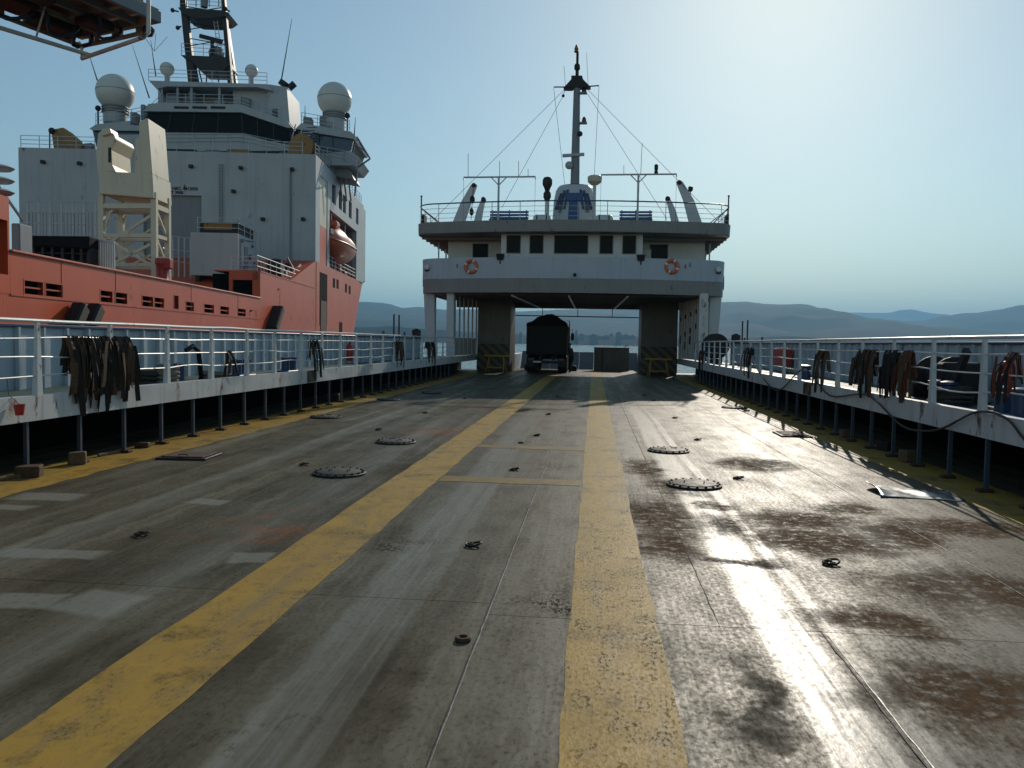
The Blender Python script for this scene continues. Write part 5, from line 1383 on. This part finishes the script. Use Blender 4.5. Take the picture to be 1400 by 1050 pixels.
# rope coil on the red-ship-side walkway and a rope tail
def coil(side, px, py, label, mat='rope', r0=.28, turns=5, xo=.75):
    x = (WL if side < 0 else WR)+side*xo; y = at(px, py, x=x).y; pts = []
    for k in range(turns*18):
        a = 2*math.pi*k/18; rr = r0*(1+.12*math.sin(a*.37+k*.02)); pts.append((x+rr*math.cos(a), y+1.3*rr*math.sin(a), .93+.036*k/18+.012*math.sin(a*3)))
    tag(MB().tube(pts, .026, 7).build('rope_coil', mat, loc=(x,y,.92), smooth=True), label, 'rope')
coil(-1, 205, 505, 'coiled grey mooring rope on the walkway past the strap bundles', 'rope_dark', .30, 6)
coil(-1, 228, 505, 'pale coiled rope against the railing foot', 'rope', .16, 9, .45)
coil(-1, 292, 505, 'loose pale rope coil on the walkway by the blue bollards', 'rope', .22, 4, .5)
coil(1, 1300, 520, 'coiled dark rope on the shaded walkway beside the winch', 'rope_dark', .26, 7, .7)
q = at(262, 478, x=WL-.4)
pts = [(WL-.35, q.y-.3, 1.50),(WL-.3,q.y-.15,1.58),(WL-.3,q.y+.05,1.5),(WL-.35,q.y+.2,1.3),(WL-.5,q.y+.55,1.0),(WL-.6,q.y+.75,.93)]
tag(MB().tube(pts, .045, 8).build('thick_hose', 'strap_dark', loc=(WL-.35,q.y,.92), smooth=True), 'thick dark hose bent over the walkway behind the railing', 'hose')
# mooring bollards
def bollard(side, px, label, xo=1.0):
    x = (WL if side < 0 else WR)+side*xo; y = at(px, 505, x=x).y
    o = thing('mooring_bollard', label, 'bollard', (x,y,.9), group='blue mooring bollards on the walkways')
    MB().box(x-.16,x+.16,y-.42,y+.42,.9,.93).build('base', 'dark_blue', o, bevel=.01)
    for d_ in (-.22,.22): MB().lathe([(.11,.93),(.10,1.0),(.10,1.2),(.125,1.22),(.125,1.26),(.05,1.28)], (x,y+d_,0), 16).build('post', 'dark_blue', o, smooth=True)
bollard(-1, 235, 'blue twin bollard on the walkway beside the pale rope coil', .55); bollard(-1, 330, 'blue twin bollard on the walkway beyond the thick hose', .9); bollard(-1, 395, 'blue twin bollard on the walkway before the yellow-marked coaming', .9)
bollard(1, 1290, 'blue twin bollard on the shaded walkway beside the dark winch', .6); bollard(1, 1385, 'blue twin bollard on the shaded walkway by the oval scupper', .7); bollard(1, 1100, 'blue twin bollard on the shaded walkway near the red box', .9)
# dark mooring winch on the shaded walkway
x = WR+1.0; y = at(1290, 505, x=x).y
o = thing('mooring_winch', 'dark mooring winch on the shaded walkway behind the railing', 'winch', (x,y,.9))
MB().lathe([(.34,-.4),(.34,-.36),(.2,-.35),(.2,.35),(.34,.36),(.34,.4)], (x,y,1.3), 20, (0,1,0)).build('drum', 'dark_steel', o, smooth=True)
MB().box(x-.3,x+.3,y-.7,y-.45,.9,1.55).build('gearbox', 'black_paint', o, bevel=.03); MB().box(x-.3,x+.3,y+.45,y+.55,.9,1.4).build('bearing', 'black_paint', o, bevel=.02)
MB().bar((x-.3,y-.9,.95),(x-.3,y-1.5,1.75), .08, .12).build('brake_lever', 'dark_steel', o)
MB().box(x-.4,x+.4,y-.8,y+.65,.9,.93).build('bed', 'dark_steel', o)
# diagonal stair rail / flat bar leaning behind the shaded railing
x = WR+1.3; a = at(1262,470,x=x); b = at(1276,498,x=x)
# red fire gear
def extinguisher(side, px, label):
    x = (WL if side < 0 else WR)+side*1.55; y = at(px, 490, x=x).y
    o = thing('fire_extinguisher', label, 'fire extinguisher', (x,y,.9))
    MB().lathe([(.10,0),(.11,.03),(.11,.5),(.08,.58),(.03,.6)], (x,y,1.0), 14).build('cylinder', 'red_paint', o, smooth=True)
    MB().box(x-.02,x+.02,y-.06,y+.08,1.6,1.66).build('valve', 'dark_steel', o); MB().tube([(x,y+.05,1.62),(x-side*.13,y+.1,1.5),(x-side*.13,y+.08,1.15)], .012, 6).build('hose', 'rubber', o, smooth=True)
extinguisher(-1, 478, 'red fire extinguisher against the blue bulwark on the red-ship side')
extinguisher(1, 1378, 'red fire extinguisher against the bulwark on the shaded side by the oval scupper')
x = HR-.1; y0, y1 = at(1085, 490, x=x).y, at(1066, 490, x=x).y
o = thing('fire_hose_box', 'red fire hose box on the shaded bulwark', 'hose box', (x,(y0+y1)/2,1.1))
MB().box(x-.22,x-.03,y0,y1,1.12,1.72).build('box', 'red_paint', o, bevel=.02); MB().box(x-.245,x-.222,y0+.08,y1-.08,1.18,1.66).build('door', 'red_paint', o, bevel=.006)
MB().box(x-.26,x-.246,y0+.15,y0+.2,1.38,1.48).build('latch', 'dark_steel', o)
q = at(17, 556, x=WL-.0)
o = thing('fire_bucket', 'small red bucket hung on the white coaming by a cord', 'bucket', (WL+.10,q.y,q.z-.1))
MB().lathe([(.045,-.10),(.062,.02),(.065,.03),(.055,.025),(.04,-.09)], (WL+.09,q.y,q.z), 14).build('pail', 'red_paint', o, smooth=True)
MB().tube([(WL+.09,q.y,q.z+.03),(WL-.03,q.y-.02,1.02),(WL-.05,q.y-.02,1.22)], .004, 5).build('cord', 'rope_dark', o)
# yellow-black mark on the coaming
for px, side in ((427,-1),(1103,1)):
    x = (WL if side < 0 else WR)-side*.025; y = at(px, 520, x=x).y
    MB().box(x-.004,x+.004,y-.28,y+.28,.69,.97).build('warning_mark', 'hazard', gal_l if side < 0 else gal_r)
# guide posts standing on the bulwarks
for side, pxs, lb in ((-1,(538.5,545.5),'pair of thin dark guide posts on the bulwark toward the red ship bow'),(1,(1015,1022),'pair of thin dark guide posts on the bulwark before the blue hills')):
    xo = HL if side < 0 else HR
    o = thing('guide_posts', lb, 'posts', (xo, 34.8, 1.9))
    for px in pxs:
        y = at(px, 450, x=xo).y; MB().tube([(xo,y,1.5),(xo,y,2.88)], .035, 6).build('guide_post', 'rust_steel' if px > 540 else 'dark_steel', o, smooth=True)
    for dy in (-2.5, 1.2, 3.0, 4.2): MB().tube([(xo,34.8+dy,1.9),(xo,34.8+dy,2.12),(xo,35.0+dy,2.12),(xo,35.0+dy,1.9)], .02, 5).build('cleat_bar', 'dark_steel', o)
for side, y, lb in ((-1, 38.6, 'small black box on the bulwark cap beside the deckhouse leg, red-ship side'), (1, 38.3, 'small black box on the bulwark cap beside the deckhouse leg, shaded side')):
    xo = HL if side < 0 else HR
    tag(MB().box(xo-.18,xo+.18,y-.2,y+.2,1.9,2.28).box(xo-.1,xo+.1,y-.1,y+.1,2.28,2.33).build('fairlead_box', 'black_paint', loc=(xo,y,1.9), bevel=.03), lb, 'box')
x = HR-.5; o = thing('cable_drum', 'dark cable drum behind the shaded railing at the deckhouse leg', 'drum', (x,38.8,.9))
MB().lathe([(.62,-.3),(.62,-.26),(.4,-.25),(.4,.25),(.62,.26),(.62,.3)], (x-.3,39.2,1.72), 24, (0,1,.0)).build('drum', 'dark_steel', o, smooth=True); MB().box(x-.6,x,38.9,39.5,.9,1.2).build('cradle', 'dark_steel', o)

# ------------------------------------------------------------------ truck seen from behind
YT_ = 46.2
tl, tr = at(719.5, 470, y=YT_).x, at(775, 470, y=YT_).x; tc = (tl+tr)/2; hw_ = (tr-tl)/2
tk = thing('tipper_truck', 'dark tarpaulined tipper truck parked under the deckhouse, seen from behind', 'truck', (tc, YT_, 0))
zbox = 1.05
MB().prism([(tl,YT_,zbox),(tr,YT_,zbox),(tr,YT_,2.7),(tr-.08,YT_,2.78),(tl+.08,YT_,2.78),(tl,YT_,2.7)], (0,5.2,0)).build('cargo_box', 'truck_dark', tk, bevel=.03)
for k in range(5): [MB().box(q_,q_+.03,YT_+.4+k*1.05,YT_+.5+k*1.05,zbox,2.7).build('side_rib', 'truck_dark', tk) for q_ in (tl-.03, tr)]
prof = [(tl-.03,2.72),(tl+.02,2.85),(tl+.35,2.95),(tl+.62,3.2),(tc-.1,3.40),(tc+.25,3.42),(tc+.55,3.28),(tr-.35,3.08),(tr-.08,2.92),(tr+.02,2.72)]
m = MB(); n = len(prof); vs_ = []
for j in range(9):
    for (x, z) in prof: vs_.append((x, YT_-.03+j*.66, z + (0 if z < 2.8 else .05*math.sin(j*1.9+x*3) - (.3 if j == 8 else 0))))
fs_ = [(j*n+i, j*n+i+1, (j+1)*n+i+1, (j+1)*n+i) for j in range(8) for i in range(n-1)] + [tuple(range(n)), tuple(reversed(range(8*n, 9*n)))]
m.add(vs_, fs_).build('tarpaulin', 'tarp_black', tk, smooth=True)
tg = MB().box(tl+.05,tr-.05,YT_-.05,YT_-.002,zbox+.05,2.0).build('tailgate', 'truck_dark', tk, bevel=.01)
for k in range(4): MB().box(tl+.15+k*(2*hw_-.4)/3, tl+.25+k*(2*hw_-.4)/3, YT_-.09, YT_-.052, zbox+.05, 2.0).build('tailgate_rib', 'truck_dark', tg)
MB().box(tc-.42,tc-.30,YT_+.1,YT_+7.2,.75,1.0).box(tc+.30,tc+.42,YT_+.1,YT_+7.2,.75,1.0).build('chassis_rail', 'dark_steel', tk)
MB().box(tl+.1,tr-.1,YT_-.02,YT_+.1,.55,.70).build('rear_bumper', 'dark_steel', tk, bevel=.01)
MB().box(tl+.05,tr-.05,YT_+5.4,YT_+7.3,.7,3.05).build('cab', 'truck_dark', tk, bevel=.12)
for yy in (YT_+.9, YT_+2.3, YT_+6.2):
    for s in (-1, 1):
        xw = tc+s*(hw_-.26); w = MB().lathe([(.30,-.27),(.48,-.26),(.52,-.2),(.52,.2),(.48,.26),(.30,.27)], (xw,yy,.525), 24, (1,0,0)).build('wheel_tyre', 'rubber', tk, smooth=True)
        MB().lathe([(.30,-.2),(.28,.2)], (xw,yy,.525), 16, (1,0,0)).build('rim', 'worn_steel', w, smooth=True)
for s in (-1, 1):
    MB().box(tc+s*(hw_-.28)-.22,tc+s*(hw_-.28)+.22,YT_+.0,YT_+.02,.35,.80).build('mudflap', 'rubber', tk)
    MB().box(tc+s*(hw_-.3)-.17,tc+s*(hw_-.3)+.17,YT_-.06,YT_-.022,.72,.85).build('tail_light', 'lamp_red', tk, bevel=.01)
    MB().tube([(tc+s*(hw_-.02),YT_+5.9,2.6),(tc+s*(hw_+.16),YT_+5.8,2.65),(tc+s*(hw_+.16),YT_+5.8,1.9)], .02, 6).build('mirror_arm', 'dark_steel', tk); MB().box(tc+s*(hw_+.16)-.1,tc+s*(hw_+.16)+.1,YT_+5.75,YT_+5.8,1.95,2.4).build('mirror', 'dark_steel', tk, bevel=.01)
MB().box(tc-.75,tc-.3,YT_-.065,YT_-.022,.60,.69).build('number_plate', 'reflect_white', tk)
lx = tr+.12; MB().tube([(lx,YT_+.3,1.0),(lx,YT_+.3,3.05),(lx-.15,YT_+.3,3.05)], .02, 6).tube([(lx,YT_+.65,1.0),(lx,YT_+.65,3.05)], .02, 6).build('ladder', 'dark_steel', tk)

# ------------------------------------------------------------------ person beside the truck
def person(cx, cy, face):
    J = {'pelvis':(0,0,.95),'spine':(.02,.02,1.12),'chest':(.08,.04,1.33),'neck':(.13,.05,1.47),'head0':(.15,.05,1.55),'head1':(.16,.05,1.66),'head2':(.16,.05,1.74),
         'shl':(.09,.19,1.40),'ell':(.17,.24,1.13),'wrl':(.33,.20,.98),'hal':(.39,.19,.95),'shr':(.09,-.15,1.40),'elr':(.12,-.22,1.12),'wrr':(.30,-.19,1.03),'har':(.37,-.17,1.02),
         'hil':(0,.10,.90),'knl':(.05,.11,.49),'anl':(-.01,.12,.09),'fol':(.14,.13,.04),'hir':(0,-.10,.90),'knr':(.12,-.11,.50),'anr':(.10,-.12,.09),'fot':(.25,-.13,.04)}
    rad = {'pelvis':.15,'spine':.135,'chest':.155,'neck':.058,'head0':.075,'head1':.098,'head2':.07,'shl':.075,'ell':.048,'wrl':.035,'hal':.04,'shr':.075,'elr':.048,'wrr':.035,'har':.04,
           'hil':.105,'knl':.068,'anl':.05,'fol':.045,'hir':.105,'knr':.068,'anr':.05,'fot':.045}
    E = [('pelvis','spine'),('spine','chest'),('chest','neck'),('neck','head0'),('head0','head1'),('head1','head2'),('chest','shl'),('shl','ell'),('ell','wrl'),('wrl','hal'),('chest','shr'),('shr','elr'),('elr','wrr'),('wrr','har'),
         ('pelvis','hil'),('hil','knl'),('knl','anl'),('anl','fol'),('pelvis','hir'),('hir','knr'),('knr','anr'),('anr','fot')]
    vs2 = list(J.values()); names = list(J); ed = [(names.index(a), names.index(b)) for a, b in E]
    for base, sgn in (('hal',1),('har',-1)):       # five short fingers on each hand
        b0 = Vector(J[base]); bi = names.index(base)
        for k in range(4):
            y = (-.03+.02*k); i0 = len(vs2)
            vs2 += [tuple(b0+Vector((.035,y,-.01))), tuple(b0+Vector((.075,y,-.03-.004*k)))]; ed += [(bi,i0),(i0,i0+1)]
        i0 = len(vs2); vs2 += [tuple(b0+Vector((.0,-sgn*.045,.02))), tuple(b0+Vector((.03,-sgn*.06,.01)))]; ed += [(bi,i0),(i0,i0+1)]
    me = bpy.data.meshes.new('person_body'); me.from_pydata(vs2, ed, [])
    t = NT('person_clothes'); p = t.obj(); sx = t.n('ShaderNodeSeparateXYZ'); t.l(p, sx.inputs[0]); z = sx.outputs[2]; xx = sx.outputs[0]
    c = t.mix(t.math('GREATER_THAN', z, .98), (.02,.022,.03), (.05,.055,.075)); c = t.mix(t.math('GREATER_THAN', z, 1.48), c, (.33,.19,.12)); c = t.mix(t.math('LESS_THAN', z, .09), c, (.015,.013,.012))
    hand = t.math('MULTIPLY', t.math('GREATER_THAN', xx, .29), t.math('MULTIPLY', t.math('GREATER_THAN', z, .8), t.math('LESS_THAN', z, 1.1)))
    t.out(t.mix(hand, c, (.33,.19,.12)), .8)
    me.materials.append(MATS['person_clothes'])
    o = bpy.data.objects.new('person', me); COL.objects.link(o)
    sk = o.modifiers.new('skin', 'SKIN'); 
    for i, v in enumerate(me.skin_vertices[0].data):
        r_ = rad[names[i]] if i < len(names) else .012
        v.radius = (r_, r_); v.use_root = (i == 0)
    ss = o.modifiers.new('sub', 'SUBSURF'); ss.levels = 2; ss.render_levels = 2
    o.location = (cx, cy, .0); o.rotation_euler = (0,0,face)
    h = MB().add([], [])
    h.lathe([(.10,-.02),(.108,.02),(.098,.07),(.06,.105),(.01,.115)], (.145,.05,1.67), 14); hh = h.build('hair', 'hair', o, smooth=True)
    MB().lathe([(.018,0),(.012,.02),(.003,.03)], (.25,.05,1.64), 8, (1,0,-.3)).build('nose', 'skin', o, smooth=True)
    for s in (-1, 1): MB().ball((.15,.05+s*.10,1.645), .025, 8, 1.3).build('ear', 'skin', o, smooth=True)
    return o
pp = G(783, 508.5)
tag(person(pp.x-.05, 48.0, 2.6), 'person in dark work clothes standing by the truck rear, arms bent forward', 'person')

# ------------------------------------------------------------------ bow end: ramp, box, trestle
rp = thing('bow_ramp', 'dark raised bow ramp closing the far end of the car deck', 'ramp', (CX, 54.3, 0))
for k in range(8):
    x0_ = -5.0 + k*1.0
    MB().add([(x0_+.01,54.3,0),(x0_+.99,54.3,0),(x0_+.99,55.9,1.15),(x0_+.01,55.9,1.15),(x0_+.01,54.35,-.12),(x0_+.99,54.35,-.12),(x0_+.99,56.0,1.0),(x0_+.01,56.0,1.0)],
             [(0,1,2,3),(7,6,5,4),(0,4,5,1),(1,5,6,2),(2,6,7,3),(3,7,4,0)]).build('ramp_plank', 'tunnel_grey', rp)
for x in (-5.3, 3.2):
    MB().box(x-.12,x+.12,50.7,57.0,-.02,1.0).build('ramp_cheek', 'white_rusty', rp, bevel=.02)
    MB().tube([(x,51.2,1.0),(x,51.2,3.0)], .10, 10).build('ramp_post', 'white_rusty', rp, smooth=True)
MB().ball((3.1,51.2,3.1), .2, 10).build('ramp_sheave', 'dark_steel', rp, smooth=True)
a, b = at(812, 490, y=52).x, at(860, 490, y=52).x; z = at(836, 476, y=52).z
bx = thing('grey_deck_box', 'plain grey steel box standing at the bow ramp', 'box', ((a+b)/2, 52, 0))
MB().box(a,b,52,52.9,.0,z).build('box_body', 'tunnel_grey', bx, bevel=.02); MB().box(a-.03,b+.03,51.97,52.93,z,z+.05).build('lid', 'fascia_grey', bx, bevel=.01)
MB().tube([(b-.25,52.4,z+.05),(b-.25,52.4,z+.16),(b-.05,52.4,z+.16)], .025, 6).build('vent', 'dark_steel', bx); MB().box(a+.5,a+.56,51.955,51.998,.1,z-.1).build('hasp_bar', 'dark_steel', bx)
for px, zz, lb in ((722,.55,'pile of dark gear at the foot of the port casing by the truck'),(783,.35,'small heap of gear on deck behind the standing person')):
    q = at(px, 505, y=50.3); tag(MB().box(q.x-.25,q.x+.25,50.4,50.9,0,zz*.6).lathe([(.2,zz*.55),(.22,zz*.8),(.1,zz)], (q.x+.05,50.6,0), 10).build('gear_heap', 'rust_steel', loc=(q.x,50.6,0), bevel=.03), lb, 'gear')
def trestle(x, y, rot, label):
    o = thing('barrier_trestle', label, 'barrier', (0,0,0))
    for s in (-1, 1):
        MB().bar((s*.55,-.3,0),(s*.42,0,.92), .05, .05).bar((s*.55,.3,0),(s*.42,0,.92), .05, .05).build('leg_pair', 'yellow_metal', o)
        MB().bar((s*.5,-.19,.33),(s*.5,.19,.33), .04, .04).build('spreader', 'yellow_metal', o)
    MB().box(-.75,.75,-.03,.03,.90,1.0).build('top_bar', 'yellow_metal', o, bevel=.01); MB().box(-.52,.52,-.26,-.22,.25,.31).build('lower_bar', 'yellow_metal', o)
    o.location = (x,y,0); o.rotation_euler = (0,0,rot)
q = G(893, 512); trestle(q.x+.1, 45.2, .15, 'yellow trestle barrier before the striped fender, shaded side')
q = G(690, 512); trestle(-5.6, 45.8, -.2, 'yellow trestle barrier before the striped fender beside the truck')

# ------------------------------------------------------------------ hoisted equipment platform overhead
HP = 7.9
A = at(112, 55, z=HP); B = at(0, 12, z=HP); C_ = at(190, 18, z=HP)
e1 = (B-A).normalized(); e2 = (C_-A); e2 = (e2 - e1*e2.dot(e1)).normalized()
up = Vector((0,0,1))
hp = thing('hoisted_platform', 'rusty equipment platform with pipe bumper hanging overhead beside the ship', 'platform', A)
def Q(u, v, w): return A + e1*u + e2*v + up*w
L1, L2 = 5.2, (C_-A).dot(e2)
def qbox(name, u0, u1, v0, v1, w0, w1, mat, par=hp, bevel=.01):
    vs_ = [Q(u,v,w) for w in (w0,w1) for (u,v) in ((u0,v0),(u1,v0),(u1,v1),(u0,v1))]
    return MB().add(vs_, [(3,2,1,0),(4,5,6,7),(0,1,5,4),(1,2,6,5),(2,3,7,6),(3,0,4,7)]).build(name, mat, par, bevel=bevel)
plain('skid_tan', (.30,.27,.21), .7, 0, .35, 5, .4)
qbox('side_beam', 0, L1, 0, .10, 0, .22, 'skid_tan'); qbox('side_beam', 0, L1, L2-.1, L2, 0, .22, 'ship_grey')
qbox('end_beam', 0, .12, .11, L2-.11, 0, .20, 'skid_tan')
for k in range(1, 8): qbox('cross_member', k*.72, k*.72+.10, .11, L2-.11, .05, .2, 'skid_tan' if k % 2 else 'skid_tan')
for v0 in (L2*.25, L2*.5, L2*.75): qbox('stringer', .13, L1, v0, v0+.07, .0, .12, 'ship_grey' if v0 > 1 else 'skid_tan')
qbox('floor_plate', .03, L1, .03, L2-.03, .23, .27, 'skid_tan')
for u0, u1, v0, v1, w1 in ((.4,1.2,.15,.6,-.16),(1.5,2.4,.2,.9,-.1),(.3,.9,.95,1.4,-.14),(2.7,3.7,.2,.7,-.2),(1.6,2.2,1.1,1.5,-.12),(2.8,4.1,1.0,1.5,-.1)):
    qbox('under_tray', u0, u1, v0, v1, w1, .02, 'dark_steel', bevel=.04)
# slotted skid edge
for k in range(7): qbox('edge_lug', .2+k*.7, .55+k*.7, -.05, .0, -.12, .1, 'skid_tan' if k % 2 else 'skid_tan', bevel=.02)
for k in range(3): qbox('edge_lug', -.05, .0, L2*(.08+k*.3), L2*(.22+k*.3), -.13, .1, 'skid_tan', bevel=.02)
MB().tube([Q(-.03,0,-.12),Q(1.7,0,-.12),Q(L1,0,-.12)], .05, 8).build('edge_pipe', 'skid_tan', hp, smooth=True); MB().tube([Q(0,0,-.12),Q(0,L2*.5,-.12),Q(0,L2*.9,-.1)], .045, 8).build('edge_pipe', 'skid_tan', hp, smooth=True)
# housing on top
qbox('housing', .2, L1, .2, L2-.25, .27, 2.1, 'ship_grey'); qbox('housing_panel', .17, .198, .4, L2-.5, .4, 1.6, 'dark_steel')
# bumper rail
bz = -.62; bo = .38
zb_ = HP + bz
c0 = at(112, 80, z=zb_); c1 = at(196, 51, z=zb_); l0 = at(122, 75, z=zb_+.06); l1 = at(0, 38, z=zb_+.06)
l2 = l1 + (l1-l0)*1.6
c2_ = at(203, 44, z=zb_+.12); topb = Vector((c2_.x, c2_.y, HP+1.9)) + Vector((.02,0,0))
MB().tube([c0, c0.lerp(c1,.5), c1, c2_, Vector((c2_.x,c2_.y,zb_+.35)), topb], .04, 10).build('bumper_pipe', 'white_rusty', hp, smooth=True)
MB().tube([l0, l0.lerp(l1,.5), l1, l2], .04, 10).build('bumper_pipe', 'white_rusty', hp, smooth=True)
MB().tube([c0.lerp(c1,.03), c0, c0+up*.06, c0+up*.2, at(109,58,z=HP-.02)], .028, 8).build('bumper_bracket', 'white_rusty', hp, smooth=True)
q = l0.lerp(l1, .62); MB().tube([q, q+up*.6+e2*.3], .02, 6).build('bumper_stay', 'white_rusty', hp)
for k, (u, v, l) in enumerate(((3.2,.1,1.2),(2.5,.15,.7),(.5,1.4,.6),(1.0,.7,.8),(1.9,.6,.9),(.4,.5,.5))):
    pts = [Q(u+l*i/8-l/2, v+.15*math.sin(i), -.03-.30*math.sin(math.pi*i/8)) for i in range(9)]
    MB().tube(pts, .035, 7).build('hydraulic_hose', 'hose_blue', hp, smooth=True)
MB().ball(Q(.1,L2-.25,-.15), .12, 8).build('coupling', 'dark_steel', hp, smooth=True)
apex = Q(L1/2, L2/2, 7.5)
for u in (.2, L1-.2):
    for v in (.2, L2-.2): MB().tube([Q(u,v,2.1), apex], .02, 6).build('sling', 'dark_steel', hp)
MB().tube([apex, apex+up*6], .03, 6).build('hoist_wire', 'dark_steel', hp); MB().lathe([(.1,-.4),(.25,-.2),(.25,.3),(.1,.5)], apex, 12).build('hook_block', 'yellow_metal', hp, smooth=True)

# ------------------------------------------------------------------ far shore buildings
bl = [(764,458,7),(770,456,6),(777,459,10),(788,452,4),(795,457,8),(803,459,9),(812,458,12),(822,461,14),(836,457,6),(846,455,8),(856,458,10),(706,457,6),(712,455,5),(865,459,7),(540,456,6),(555,459,9),(500,457,8),(519,460,12),(785,460,14),(829,459,9)]
for i, (px, py, w) in enumerate(bl):
    D = 2250 + 160*(i % 3); q = at(px, py, y=D); hwid = w/FPX*D/2
    o = thing('apartment_block', 'hazy pale tower block on the far shore across the water', 'building', (q.x, D, SEA), group='hazy far-shore tower blocks')
    MB().box(q.x-hwid, q.x+hwid, D, D+18, SEA-1, q.z).build('wall', 'concrete_far', o); MB().box(q.x-hwid*.4, q.x+hwid*.3, D+4, D+12, q.z, q.z+3).build('roof_house', 'concrete_far', o)
# ------------------------------------------------------------------ haze over the bay
hz = bpy.data.materials.new('haze_air'); hz.use_nodes = True; nt = hz.node_tree; nt.nodes.remove(nt.nodes['Principled BSDF'])
pv = nt.nodes.new('ShaderNodeVolumePrincipled'); pv.inputs['Color'].default_value = (.30,.66,1.0,1); pv.inputs['Density'].default_value = 1.25e-4; pv.inputs['Anisotropy'].default_value = 0.25
nt.links.new(pv.outputs[0], nt.nodes['Material Output'].inputs['Volume']); MATS['haze_air'] = hz
o = MB().box(-19000, 19000, -450, 19000, SEA-3, 900).build('haze', 'haze_air'); o['kind'] = 'stuff'
